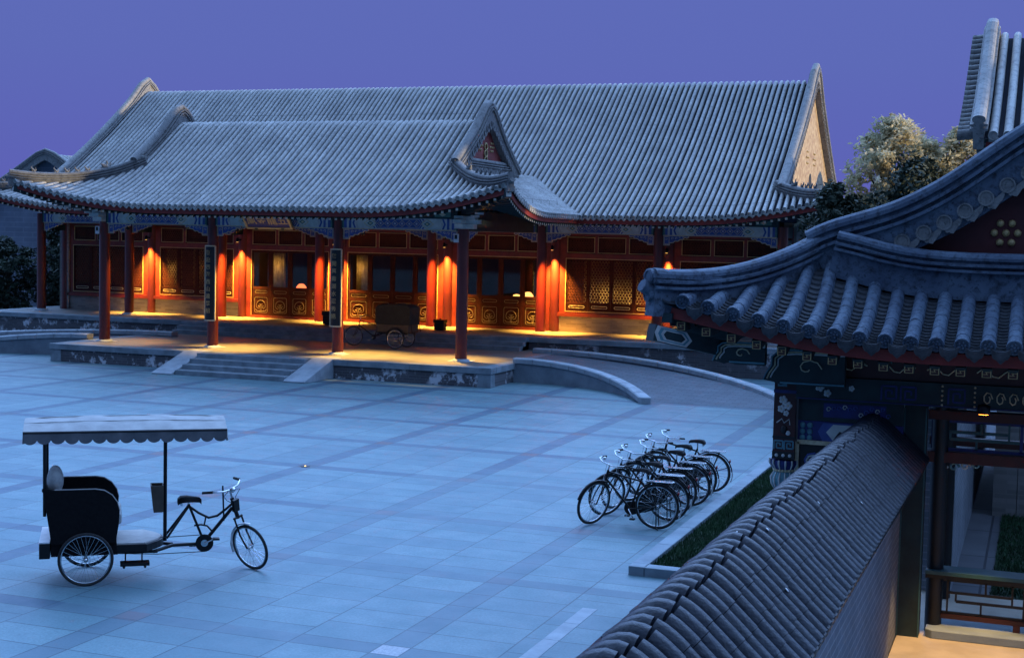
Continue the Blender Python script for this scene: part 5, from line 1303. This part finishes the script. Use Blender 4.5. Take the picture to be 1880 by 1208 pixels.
for sw in (-1, 1):          # scroll block that closes the hip ridge
    b = MB('gate_ridge')
    line = RG.hip_line(1, sw, RG.Lx - RG.Lg + .1, 14, .02); tip = line[-1]; d = (line[-1]-line[-3]).normalized()
    b.lathe([(.09, -.03), (.10, 0), (.10, .06), (.075, .07), (.07, .055)], tip + V((0, 0, .20)) - d*.02, 16, None, False, axis=d)
    b.lathe([(.085, -.2), (.085, .05), (.06, .06), (.055, .045)], tip + V((0, 0, -.0)), 14, None, False, axis=d)
    for z_, e in ((.16, .02), (.22, .03)): b.bar(tip + V((0, 0, z_)) - d*.9, tip + V((0, 0, z_)) + d*e, .24, .05)
    for k2 in range(7): b.ball(tip + V((0, 0, .24)) - d*(.06 + .075*k2) + V((0, 0, .012*math.sin(k2*2))), .045, None, (1, 1, .6), 8, 5)
    world_child(b, 'ridge_end', gate)
b = MB('fascia_red'); RG.boards(b, 'rfb', 'fascia_red', h=.13); world_child(b, 'eave_board', gate)
b = MB('soffit'); RG.soffit(b, 'rfb', 'soffit', 1.3); b.box((-2.6, 17.1, 3.75), (3.2, 19.9, 3.8)); world_child(b, 'eave_soffit', gate)
b = MB('paint_teal_dark', 'paint_maroon', 'gilt'); RG.rafters(b, 'r', GS, 'paint_teal_dark', 'paint_maroon', ln=1.0, sz=.11, drop=.29, lo=-.93, hi=.93, mpat='gilt'); RG.rafters(b, 'f', GS, 'paint_teal_dark', 'paint_maroon', ln=1.0, sz=.11, drop=.24, pat=False); world_child(b, 'rafters', gate)
# corner rafter with pale painted nose
b = MB('paint_cyan', 'paint_white', 'paint_teal_dark', 'gilt_worn'); q = RG.warp(RG.Lx, -RG.Dy, RG.ze) - V((0, 0, .42)); d = V((-1, -1, .30)).normalized()
b.bar(q - d*1.6, q - d*.02, .17, .19, 'paint_teal_dark'); l = d.cross(V((0, 0, 1))).normalized()
for s_ in (-1, 1):
    for o_, m_ in ((0, 'paint_white'), (.045, 'paint_cyan'), (.085, 'paint_white'), (.12, 'paint_teal_dark')):
        c = q + l*s_*(.088 + o_*.02); hh = .09 - o_*.35
        b.prism([c - d*(.02+o_), c - d*(.06+o_) + V((0, 0, hh)), c - d*(.46-o_*.6) + V((0, 0, hh)), c - d*(.54-o_*.8), c - d*(.46-o_*.6) - V((0, 0, hh)), c - d*(.06+o_) - V((0, 0, hh))], l*s_*.004, m_)
# carved noses further in
for (x0, y0, z0, L_, H_) in ((-3.62, 16.62, 3.38, .62, .26), (-3.06, 16.9, 3.14, .95, .42)):
    pts = [(0, .12), (.03, .3), (.10, .55), (.10, .78), (.18, .95), (.35, 1.0), (1, 1.0), (1, .0), (.45, .0), (.3, .06), (.22, 0), (.12, .08)]
    pr = [(x0 + a*L_, y0, z0 + b_*H_) for a, b_ in pts]; b.prism(pr, (0, .14, 0), 'paint_teal_dark')
    for k2, m_ in ((.0, 'paint_cyan'), (.045, 'gilt_worn'), (.085, 'paint_white')):
        pp = [(x0 + k2 + (a*(1))*(L_-k2), z0 + k2*.5 + b_*(H_-k2)) for a, b_ in pts[:7]]; b.tube([(a, y0-.008, c) for a, c in pp], .010, 5, m_)
    cx_, cz_ = x0 + L_*.55, z0 + H_*.5
    b.tube([(cx_ + (.30-.032*i)*H_*math.cos(i*.7)*1.3, y0-.008, cz_ + (.30-.032*i)*H_*math.sin(i*.7)) for i in range(9)], .009, 5, 'gilt_worn')
    b.tube([(x0 + .2, y0-.008, z0+.03), (x0+L_, y0-.008, z0+.03)], .012, 5, 'paint_cyan')
world_child(b, 'carved_nose', gate)
def fret(mb, x, y, z, s_, m='paint_blue', t=.014):
    """square spiral key"""
    pts = [(-.5, -.5), (-.5, .5), (.5, .5), (.5, -.35), (-.2, -.35), (-.2, .22), (.2, .22), (.2, -.05)]
    for a, c in zip(pts, pts[1:]): mb.bar((x + a[0]*s_, y, z + a[1]*s_), (x + c[0]*s_, y, z + c[1]*s_), t, .008, m, up=(0, -1, 0))
def blossom(mb, x, y, z, r, m='paint_white'):
    for k in range(5): a = 2*PI*k/5; mb.ball((x + r*.6*math.cos(a), y, z + r*.6*math.sin(a)), r*.5, m, (1, .25, 1), 7, 4)
    mb.ball((x, y-.006, z), r*.25, 'gilt_worn', (1, .3, 1), 6, 4)
# beams of the gate front
b = MB('paint_teal_dark', 'paint_maroon'); 
b.box((-2.7, 17.12, 2.96), (3.1, 17.38, 3.24), 'paint_teal_dark'); b.box((-2.7, 17.15, 3.25), (3.1, 17.36, 3.58), 'paint_maroon'); b.box((-1.2, 17.70, 2.75), (3.0, 17.9, 2.86), 'paint_maroon'); b.box((-1.2, 17.72, 2.23), (3.0, 17.88, 2.36), 'paint_maroon')
b.box((-2.95, 17.2, 2.96), (-2.71, 19.6, 3.24), 'paint_teal_dark'); b.box((-1.3, 19.5, 2.96), (3.0, 19.7, 3.3), 'paint_teal_dark'); b.box((-1.3, 19.52, 2.2), (3.0, 19.68, 2.3), 'paint_maroon')
bo = world_child(b, 'beam', gate)
b = MB('paint_white', 'paint_blue', 'gilt_worn', 'paint_deep_blue', 'paint_green')
for x, z, r in ((-2.42, 3.12, .055), (-2.33, 3.05, .045), (-2.2, 3.15, .03), (-2.05, 3.12, .035), (-.05, 3.12, .05), (.1, 3.05, .04), (.35, 3.1, .05)): blossom(b, x, 17.115, z, r)
for x in (-1.62, -1.40, 1.4, 1.62): fret(b, x, 17.115, 3.09, .17, 'paint_deep_blue', .02)
for x in (-.86, .9): fret(b, x, 17.115, 3.09, .18, 'paint_deep_blue', .02); 
for x in (-1.02, -.66, .74, 1.06):
    for k2 in range(5): b.ball((x, 17.11, 2.99 + .055*k2), .014, 'gilt_worn', (1, .5, 1), 6, 4)
for k2 in range(4):
    cx_ = -.52 + .14*k2; b.tube([(cx_ + .055*math.cos(i*.9)*(1-.07*i), 17.112, 3.09 + .085*math.sin(i*.9)*(1-.07*i)) for i in range(9)], .008, 4, 'gilt_worn')
for x0 in (-2.3, -1.75, -1.2, -.65, -.1, .45):
    b.tube([(x0 + .06*i, 17.142, 3.38 + .05*math.sin(i*1.3)) for i in range(8)], .009, 4, 'gilt_worn'); b.tube([(x0 + .1 + .05*math.cos(i*.8)*(1-.08*i), 17.142, 3.44 + .05*math.sin(i*.8)*(1-.08*i)) for i in range(8)], .008, 4, 'paint_green')
b.bar((-2.68, 17.115, 2.975), (3.05, 17.115, 2.975), .02, .01, 'paint_deep_blue'); b.build('beam_painting', bo)
# hanging posts
def pendant(x, y):
    b = MB('paint_maroon', 'paint_white', 'paint_cyan', 'paint_deep_blue', 'gilt_worn', 'paint_black'); h_ = .13
    b.box((x-h_, y-h_, 2.31), (x+h_, y+h_, 3.5), 'paint_maroon'); b.box((x-h_-.005, y-h_-.005, 2.47), (x+h_+.005, y+h_+.005, 2.50), 'paint_black'); b.box((x-h_-.004, y-h_-.004, 2.22), (x+h_+.004, y+h_+.004, 2.31), 'paint_black')
    yf = y-h_-.006
    b.box((x-h_-.006, y-h_-.006, 3.02), (x+h_+.006, y+h_+.006, 3.06), 'paint_deep_blue'); b.box((x-.09, yf-.004, 3.10), (x+.02, yf, 3.24), 'paint_cyan'); fret(b, x-.035, yf-.006, 3.17, .08, 'paint_black', .012)
    for a, z, r in ((-.02, 2.94, .05), (.04, 2.87, .05), (-.04, 2.83, .045), (.02, 2.78, .035), (.0, 2.90, .03)): blossom(b, x+a, yf, z, r)
    b.tube([(x-.09, yf, 2.66), (x-.03, yf, 2.71), (x, yf, 2.66), (x+.06, yf, 2.71), (x+.07, yf, 2.64)], .008, 4, 'paint_white'); b.ball((x, yf, 2.58), .05, 'paint_black', (.8, .3, 1.1)); b.ball((x+.05, yf, 2.54), .03, 'paint_white', (1, .3, 1))
    for s_ in (-.062, .062): fret(b, x+s_, yf, 2.39, .105, 'paint_cyan', .017)
    for k2 in (-.08, 0, .08): b.ball((x+k2, yf, 2.265), .022, 'paint_white', (1, .4, 1))
    o = world_child(b, 'hanging_post', gate)
    b = MB('paint_white', 'paint_deep_blue', 'gilt_worn', 'paint_cyan')
    b.lathe([(.17, 2.20), (.175, 2.16), (.13, 2.09)], (x, y, 0), 20, 'paint_deep_blue'); b.lathe([(.12, 2.09), (.13, 2.075), (.12, 2.06)], (x, y, 0), 16, 'gilt_worn'); b.lathe([(.12, 2.06), (.155, 1.99), (.155, 1.93), (.12, 1.85), (.05, 1.80), (.001, 1.79)], (x, y, 0), 20, 'paint_cyan')
    for k2 in range(14):
        a = 2*PI*k2/14; c, s_ = math.cos(a), math.sin(a); b.tube([(x+.182*c, y+.182*s_, 2.205), (x+.185*c, y+.185*s_, 2.16), (x+.14*c, y+.14*s_, 2.09)], [.012, .012, .006], 5, 'paint_white')
        b.tube([(x+.125*c, y+.125*s_, 2.055), (x+.163*c, y+.163*s_, 1.98), (x+.155*c, y+.155*s_, 1.91), (x+.12*c, y+.12*s_, 1.845)], [.006, .013, .012, .005], 5, 'paint_white')
    for k2 in range(20): a = 2*PI*k2/20; b.ball((x+.125*math.cos(a), y+.125*math.sin(a), 2.075), .018, 'gilt_worn', n=6, k=4)
    b.build('lotus_bud', o)
for y in (17.25, 19.6): pendant(-2.83, y)
# stacked carved panels between hanging post and gate post
b = MB('paint_teal_dark', 'gilt_worn', 'paint_deep_blue', 'paint_white', 'paint_blue', 'paint_cyan', 'cargo_wood', 'paint_pale'); x0, x1, yy = -2.68, -1.45, 17.25
b.box((x0, yy-.04, 2.70), (x1, yy+.04, 2.955), 'paint_teal_dark'); b.box((x0, yy-.035, 2.44), (x1, yy+.035, 2.695), 'paint_deep_blue')
b.box((x0+.3, yy-.044, 2.75), (x1-.2, yy-.04, 2.92), 'paint_deep_blue')
rr_ = random.Random(5)
for k2 in range(12):
    cx_, cz_ = x0+.36+.063*k2, 2.79 + .09*rr_.random(); b.tube([(cx_ + .03*math.cos(i)*(1-.1*i), yy-.05, cz_ + .035*math.sin(i)*(1-.1*i)) for i in range(7)], .007, 4, 'paint_white' if k2 % 3 == 0 else 'paint_blue')
for i in range(3):
    for j in range(2): b.ball((x0+.06+.085*j, yy-.04, 2.49+.075*i), .036, 'paint_cyan', (1, .3, 1), 8, 5)
mp = [(x0+.30, 2.46), (x0+.24, 2.57), (x0+.30, 2.68), (x1-.16, 2.68), (x1-.1, 2.57), (x1-.16, 2.46)]; b.prism([(a, yy-.036, c) for a, c in mp], (0, -.006, 0), 'paint_blue')
mp = [(x0+.42, 2.475), (x0+.34, 2.57), (x0+.42, 2.665), (x1-.24, 2.665), (x1-.18, 2.57), (x1-.24, 2.475)]; b.prism([(a, yy-.043, c) for a, c in mp], (0, -.006, 0), 'paint_pale')
for (cx_, h_) in ((.5, .10), (.62, .14), (.72, .08), (.85, .11)): b.prism([(x0+cx_-.07, yy-.05, 2.49), (x0+cx_+.08, yy-.05, 2.49), (x0+cx_+.03, yy-.05, 2.49+h_*.8), (x0+cx_, yy-.05, 2.49+h_), (x0+cx_-.03, yy-.05, 2.49+h_*.6)], (0, -.004, 0), 'paint_black')
q = [(x0, 2.435), (x1, 2.435), (x1, 2.30), (x1-.35, 2.16), (x1-.6, 2.10), (x0+.15, 1.98), (x0, 1.98)]; b.prism([(a, yy+.03, c) for a, c in q], (0, -.06, 0), 'paint_black'); ringpoly(b, q, yy-.03, .05, 'gilt_worn', .03)
for (cx_, cz_, r_) in ((.18, 2.2, .12), (.42, 2.28, .10), (.36, 2.14, .07), (.68, 2.3, .09), (.62, 2.2, .06), (.95, 2.33, .06)):
    for k2, m_ in ((0, 'paint_blue'), (.03, 'paint_pale')): b.tube([(x0+cx_ + (r_-k2)*(1-.09*i)*math.cos(i*.8+.5), yy-.04, cz_ + (r_-k2)*(1-.09*i)*math.sin(i*.8+.5)) for i in range(9)], .013, 5, m_)
world_child(b, 'carved_panel', gate)
# posts, door frame, lattice, rail
b = MB('paint_teal_dark', 'teal_rail'); b.box((-1.46, 17.42, .15), (-1.20, 17.66, 3.0), 'paint_teal_dark'); b.box((-1.462, 17.415, .15), (-1.445, 17.43, 2.9), 'teal_rail'); b.box((-1.215, 17.415, .15), (-1.198, 17.43, 2.9), 'teal_rail'); world_child(b, 'gate_post', gate)
for x, y in ((-1.06, 17.8), (3.0, 17.8), (-1.06, 19.6), (3.0, 19.6)): b = MB('paint_black'); b.lathe([(.10, 0), (.10, 2.9)], (x, y, .15), 14); world_child(b, 'corridor_column', gate)
b = MB('paint_deep_blue', 'teal_rail')
def bars(b, x0, x1, z0, z1, y, t, ma, mb_):
    W_ = x1-x0; H_ = z1-z0; n = max(1, round(W_/.9)); u = W_/n
    for z in (z0, z1): b.bar((x0, y, z), (x1, y, z), t, t, ma)
    for i in range(n):
        a = x0 + i*u
        b.bar((a, y, z0), (a, y, z1), t, t, ma); b.bar((a+u*.10, y, z0), (a+u*.10, y, z1), t*.7, t, mb_)
        b.bar((a+u*.10, y, z0+H_*.62), (a+u*.86, y, z0+H_*.62), t*.7, t, mb_); b.bar((a+u*.2, y, z0+H_*.36), (a+u, y, z0+H_*.36), t*.7, t, ma if i % 2 else mb_)
        b.bar((a+u*.2, y, z0+H_*.36), (a+u*.2, y, z0+H_*.62), t*.7, t, mb_); b.bar((a+u*.86, y, z0+H_*.36), (a+u*.86, y, z1), t*.7, t, mb_); b.bar((a+u*.5, y, z0), (a+u*.5, y, z0+H_*.36), t*.7, t, mb_); b.bar((a+u*.55, y, z0+H_*.62), (a+u*.55, y, z1), t*.7, t, mb_)
bars(b, -1.15, 2.9, 2.39, 2.73, 17.8, .035, 'paint_deep_blue', 'teal_rail'); world_child(b, 'hanging_lattice', gate)
b = MB('paint_cyan', 'paint_white'); 
for k2 in range(4): b.tube([(-1.02 + .13*k2 + .06*math.cos(i*.8)*(1-.08*i), 17.78, 2.16 + .02*k2 + .055*math.sin(i*.8)*(1-.08*i)) for i in range(9)], .016, 5, 'paint_cyan' if k2 % 2 else 'paint_white')
world_child(b, 'bracket', gate)
rail = thing('railing', (-1.1, 17.8, .15), 'dark latticed railing with teal top board beside the lit floor', 'railing')
b = MB('teal_rail', 'paint_black', 'fascia_red'); b.box((-1.16, 17.62, .885), (2.95, 17.98, .93), 'teal_rail'); b.box((-1.16, 17.66, .83), (2.95, 17.94, .882), 'paint_black'); world_child(b, 'top_board', rail)
b = MB('paint_black', 'paint_maroon'); bars(b, -1.0, 2.9, .40, .80, 17.8, .032, 'paint_black', 'paint_black'); b.box((-1.1, 17.76, .33), (2.95, 17.84, .385), 'paint_maroon')
for x in (-.1, .9, 1.9): b.box((x-.04, 17.75, .25), (x+.04, 17.85, .33), 'paint_maroon')
world_child(b, 'rail_lattice', rail)
b = MB('corridor_floor'); b.box((-1.45, 8, 0), (4, 17.5, .15)); b.box((-1.44, 17.5, 0), (3.2, 19.9, .145)); tag(b.build('corridor_floor'), kind='structure')
b = MB('stone'); b.prism([(-1.13, 17.52, .15), (-1.05, 17.45, .15), (3.0, 17.45, .15), (3.0, 18.1, .15), (-1.13, 18.1, .15)], (0, 0, .10)); tag(b.build('plinth', None, .01), 'low dark stone plinth under the latticed railing', 'plinth')
fx = thing('ceiling_lamp', (-.55, 16.95, 2.93), 'small downlight under the gate eave that lights the corridor floor', 'lamp')
b = MB('black_paint', 'lamp_glow'); b.lathe([(.06, 0), (.07, .02), (.07, .1), (.02, .12)], (0, 0, 0), 12, 'black_paint'); b.lathe([(.002, -.003), (.055, -.003)], (0, 0, 0), 12, 'lamp_glow'); b.build('lamp_body', fx)
down(-.55, 16.95, 2.9, 620, fx, 50, (1, .58, .20), .35, .05, (-4, 0))

# ================================================================ TILE-CAPPED WALL
wall = thing('tile_capped_wall', (-1.9, 11, 0), 'grey brick wall with rounded tile coping running to the gate', 'wall')
b = MB('wall_brick'); b.box((-2.13, 3.5, 0), (-1.45, 16.42, 2.20)); b.box((-2.08, 16.42, 0), (-1.463, 17.62, 2.14)); world_child(b, 'brick_face', wall)
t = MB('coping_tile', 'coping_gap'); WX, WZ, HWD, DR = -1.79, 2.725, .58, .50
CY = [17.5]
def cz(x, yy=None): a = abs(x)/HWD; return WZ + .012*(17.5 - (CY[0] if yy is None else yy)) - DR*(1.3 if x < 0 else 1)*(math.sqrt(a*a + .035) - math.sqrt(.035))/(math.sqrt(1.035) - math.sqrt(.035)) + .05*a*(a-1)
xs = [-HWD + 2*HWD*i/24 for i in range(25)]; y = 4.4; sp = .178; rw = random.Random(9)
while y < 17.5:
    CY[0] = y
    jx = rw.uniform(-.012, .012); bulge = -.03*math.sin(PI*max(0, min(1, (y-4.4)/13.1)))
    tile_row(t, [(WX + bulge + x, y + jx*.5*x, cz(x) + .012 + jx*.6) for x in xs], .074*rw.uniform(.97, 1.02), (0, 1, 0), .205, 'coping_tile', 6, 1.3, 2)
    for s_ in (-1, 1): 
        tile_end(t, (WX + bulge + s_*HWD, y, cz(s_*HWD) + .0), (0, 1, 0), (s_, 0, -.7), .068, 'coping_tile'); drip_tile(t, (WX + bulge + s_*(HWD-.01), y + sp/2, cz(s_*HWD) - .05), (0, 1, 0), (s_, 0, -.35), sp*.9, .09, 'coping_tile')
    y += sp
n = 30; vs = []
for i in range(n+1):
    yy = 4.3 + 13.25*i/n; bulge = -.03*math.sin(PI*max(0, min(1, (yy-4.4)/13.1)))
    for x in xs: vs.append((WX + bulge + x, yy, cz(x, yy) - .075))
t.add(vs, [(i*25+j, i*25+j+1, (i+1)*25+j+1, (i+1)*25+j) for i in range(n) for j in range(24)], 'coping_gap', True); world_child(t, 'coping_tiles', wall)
b = MB('stone'); b.box((-2.24, 3.5, 2.16), (-1.34, 17.45, 2.24)); b.box((-2.19, 3.5, 2.08), (-1.40, 16.4, 2.158)); world_child(b, 'coping_course', wall)
b = MB('white_paint')
rr_ = random.Random(11)
for k2 in range(9): b.ball((WX + rr_.uniform(-.15, .4), rr_.uniform(5.5, 13), 0), .012, None, (1, 1, .5), 6, 4)
b.v = [(x, y_, z + cz(x-WX, y_) + .095) for x, y_, z in b.v]; world_child(b, 'lime_spot', wall)
w2 = thing('inner_wall', (-1.2, 30, 0), 'blue-lit brick wall beyond the gate beside the paved path', 'wall')
b = MB('wall_brick_lit', 'stone'); b.box((-1.42, 19.9, 0), (-1.0, 41, 2.62), 'wall_brick_lit'); b.prism([(-1.6, 19.9, 2.62), (-.84, 19.9, 2.62), (-.9, 19.9, 2.70), (-1.22, 19.9, 2.95), (-1.54, 19.9, 2.70)], (0, 21.1, 0), 'stone'); world_child(b, 'brick_face', w2)
b = MB('path_paving'); b.box((-1.0, 19.9, -.02), (-.48, 41, .012)); b.box((-.48, 31, -.02), (9, 33, .010)); b.box((-.48, 37, -.02), (9, 41, .010)); tag(b.build('path'), kind='structure')
b = MB('grass_soil'); b.box((-.48, 19.9, -.02), (9, 31, .03)); tag(b.build('courtyard_lawn_soil'), kind='structure'); grass(-.47, 1.2, 19.95, 30, .03, 16000, 'grass', .06, 4)

# ================================================================ BUILDINGS AROUND
def simple_hall(name, label, T, L_, D_, ze, rise, wallm, rowsides, loc, wall_h=None, sp=.25, r=.085, endm='gable_red', cat='building', m='roof_tile'):
    """plain gabled hall: rounded ridge along u from -L_ to L_, eaves at +-D_"""
    h_ = thing(name, loc, label, cat); RF = Roof(T, L_, D_, L_, ze, rise, k=.3, up=0, L0=1, ext=0, rr=.3)
    t = MB(m)
    for sgn in rowsides: RF.rows_front(sp, sgn, r, t, nseg=12, m=m)
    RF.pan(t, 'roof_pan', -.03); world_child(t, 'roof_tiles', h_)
    b = MB('pale_ridge', 'fascia_red'); lat = (T(1, 0, 0)-T(0, 0, 0)).normalized(); ws = [-D_ + 2*D_*i/30 for i in range(31)]
    for sg in (-1, 1): b.sweep([T(sg*(L_+.02), x, RF.h(abs(x)) + .02) for x in ws], ridge_prof(.8, .8), lat=lat, m='pale_ridge')
    if m == 'roof_tile' and rowsides == (-1,):
        for sg in (-1, 1):
            dv = (T(sg, 0, 0)-T(0, 0, 0)).normalized()
            for i in range(1, 44):
                x = -D_ + .02 + 2*D_*i/44; sl = RF.h(abs(x)+.02) - RF.h(abs(x)); tg = (T(0, 1, sl/.02*(1 if x > 0 else -1)) - T(0, 0, 0)).normalized(); q = T(sg*(L_+.36), x, RF.h(abs(x)) - .04); tile_row(b, [q - dv*.42 + V((0, 0, .05)), q], .085, tg, None, 'ridge_brick'); tile_end(b, q, tg, dv, .085, 'ridge_brick')
    RF.boards(b, 'fb', 'fascia_red'); world_child(b, 'verge_ridge', h_)
    b = MB(wallm, 'interior_wall')
    for sg in (-1, 1):
        dv = T(1, 0, 0) - T(0, 0, 0); u = sg*(L_-.45)
        b.prism([T(u, -D_+.9, 0), T(u, D_-.9, 0)] + [T(u, x, RF.h(abs(x)) - .08) for x in [(D_-.9)*(1-2*i/16) for i in range(17)]], dv*(-sg*.4), wallm)
    for sg in (-1, 1):
        p = [T(-L_+.86, sg*(D_-.9), 0), T(L_-.86, sg*(D_-.9), 0), T(L_-.86, sg*(D_-.9), ze+.25), T(-L_+.86, sg*(D_-.9), ze+.25)]; b.prism(p, (T(0, -sg*.35, 0) - T(0, 0, 0)), wallm)
    world_child(b, 'wall', h_); return h_, RF
simple_hall('east_hall', 'tall tiled roof rising at the upper right behind the gate', lambda u, w_, z: V((9.2 + u, 30.0 + w_, z)), 10.3, 4.2, 6.70, 2.25, 'dado_brick', (-1,), (9, 30, 0), sp=.24, r=.075, m='roof_tile')
b = MB('paint_cyan', 'ridge_brick', 'pale_ridge')
simple_hall('brick_side_hall', 'blue-grey brick hall with rounded gable at the far left', lambda u, w_, z: V((-48.6 + w_, 67 - u, z)), 6.0, 6.2, 5.3, 3.1, 'far_brick', (1,), (-48.6, 62, 0), sp=.3, r=.1)
simple_hall('far_hall', 'pale tiled roof glimpsed behind the dark tree', lambda u, w_, z: V((2.5 + u, 62 + w_, z)), 9, 5, 4.6, 3.0, 'far_brick', (-1,), (2.5, 62, 0), sp=.3, r=.1)
simple_hall('sun_block_hall', 'unseen tall hall added to keep the low sun off the portico', lambda u, w_, z: V((26 + w_, 52.6 - u, z)), 3.4, 4.6, 8.2, 4.2, 'far_brick', (), (26, 52.6, 0))  # out of view, added to shade the portico from the low sun
simple_hall('sun_block_wing', 'unseen long wing added to keep the low sun off the plaza', lambda u, w_, z: V((26 + w_, 40 - u, z)), 45, 5, 5.2, 2.4, 'far_brick', (), (26, 40, 0))  # out of view, added so the sun reaches only high parts

# ================================================================ TREES AND SHRUBS
def leaves(b, c, rad, n, size, rnd, m=None, shell=.55):
    for _ in range(n):
        while True:
            d = V((rnd.gauss(0, 1), rnd.gauss(0, 1), rnd.gauss(0, 1)))
            if d.length > .01: break
        d.normalize(); k = rad if not isinstance(rad, (int, float)) else (rad, rad, rad); f_ = shell + (1-shell)*rnd.random()
        f_ *= rnd.uniform(.8, 1.12); p = V(c) + V((d.x*k[0], d.y*k[1], d.z*k[2]))*f_
        a = V((rnd.gauss(0, 1), rnd.gauss(0, 1), rnd.gauss(0, .7))).normalized(); e = a.cross(V((rnd.gauss(0, 1), rnd.gauss(0, 1), rnd.gauss(0, 1)))).normalized(); s_ = size*rnd.uniform(.6, 1.4)
        b.add([p - a*s_, p + e*s_*.42, p + a*s_, p - e*s_*.42], [(0, 1, 2, 3)], m)
def tree(name, base, H, W_, label, cat, seed, leafm, n=80, per=110, size=.11, low=.25, group=None, trunk=.16, top=1.0, cr=.55):
    rnd = random.Random(seed); t_ = thing(name, base, label, cat, group); b = MB('bark'); l = MB(leafm); bx, by, bz = base
    b.tube([(0, 0, -.1), (.05, 0, H*.3), (-.05, .08, H*.6), (.05, 0, H*.92)], [trunk, trunk*.75, trunk*.45, trunk*.1], 8)
    for i in range(n):
        z = H*(low + (1-low)*rnd.random()**.9); f_ = (z/H - low)/(1-low); env = W_*(math.sin(PI*min(1, (.18 + .80*f_)))**.7)*top; a = rnd.uniform(0, 2*PI); q = rnd.uniform(.25, 1)*env
        c = V((q*math.cos(a), q*math.sin(a), z)); rad = cr*rnd.uniform(.55, 1.15)
        if rnd.random() < .6: b.tube([(0, 0, max(.3, z - .9 - q*.3)), c*.6 + V((0, 0, z*.36)), c], [trunk*.28, trunk*.16, .012], 5)
        leaves(l, c, (rad, rad, rad*.75), per, size, rnd)
    b.build('trunk', t_); l.build('crown', t_); return t_
tree('pine_tree', (-4.3, 43.2, 0), 8.25, 1.6, 'tall conifer whose top catches the last light beside the hall gable', 'tree', 4, 'leaf_sunlit', 110, 150, .085, .42, cr=.52)
tree('pine_tree', (-2.35, 44.0, 0), 8.1, 1.25, 'slimmer tree with pale lit top right of the tall conifer', 'tree', 14, 'leaf_sunlit', 85, 150, .085, .42, cr=.48)
tree('pine_tree', (-3.3, 43.9, 0), 7.75, 1.15, 'middle one of the three conifers with pale sunlit tops', 'tree', 31, 'leaf_sunlit', 70, 150, .085, .45, cr=.5)
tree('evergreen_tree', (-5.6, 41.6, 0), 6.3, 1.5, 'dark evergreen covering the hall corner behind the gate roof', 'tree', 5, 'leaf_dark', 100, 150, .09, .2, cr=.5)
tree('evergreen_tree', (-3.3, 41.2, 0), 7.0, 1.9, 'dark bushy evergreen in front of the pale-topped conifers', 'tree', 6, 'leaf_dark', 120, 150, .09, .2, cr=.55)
for i, (x, y, h_, w_, lab) in enumerate(((-46.6, 55.6, 4.0, 1.9, 'dark shrub left of the hall, nearest the leftmost column'), (-48.6, 56, 3.6, 1.9, 'dark shrub at the left edge beside the hall platform'), (-45.6, 58.5, 5.2, 1.4, 'tall bamboo clump against the blue brick hall'), (-50.6, 57, 4.4, 1.9, 'dark shrub farthest to the left'), (-43.9, 57.0, 4.8, 1.1, 'slender bamboo clump beside the end of the hall'))):
    tree('shrub', (x, y, 0), h_, w_, lab, 'shrub', 20+i, 'leaf_bush', 75, 120, .10, .04, 'shrubs at the left end of the hall', .05, cr=.5)
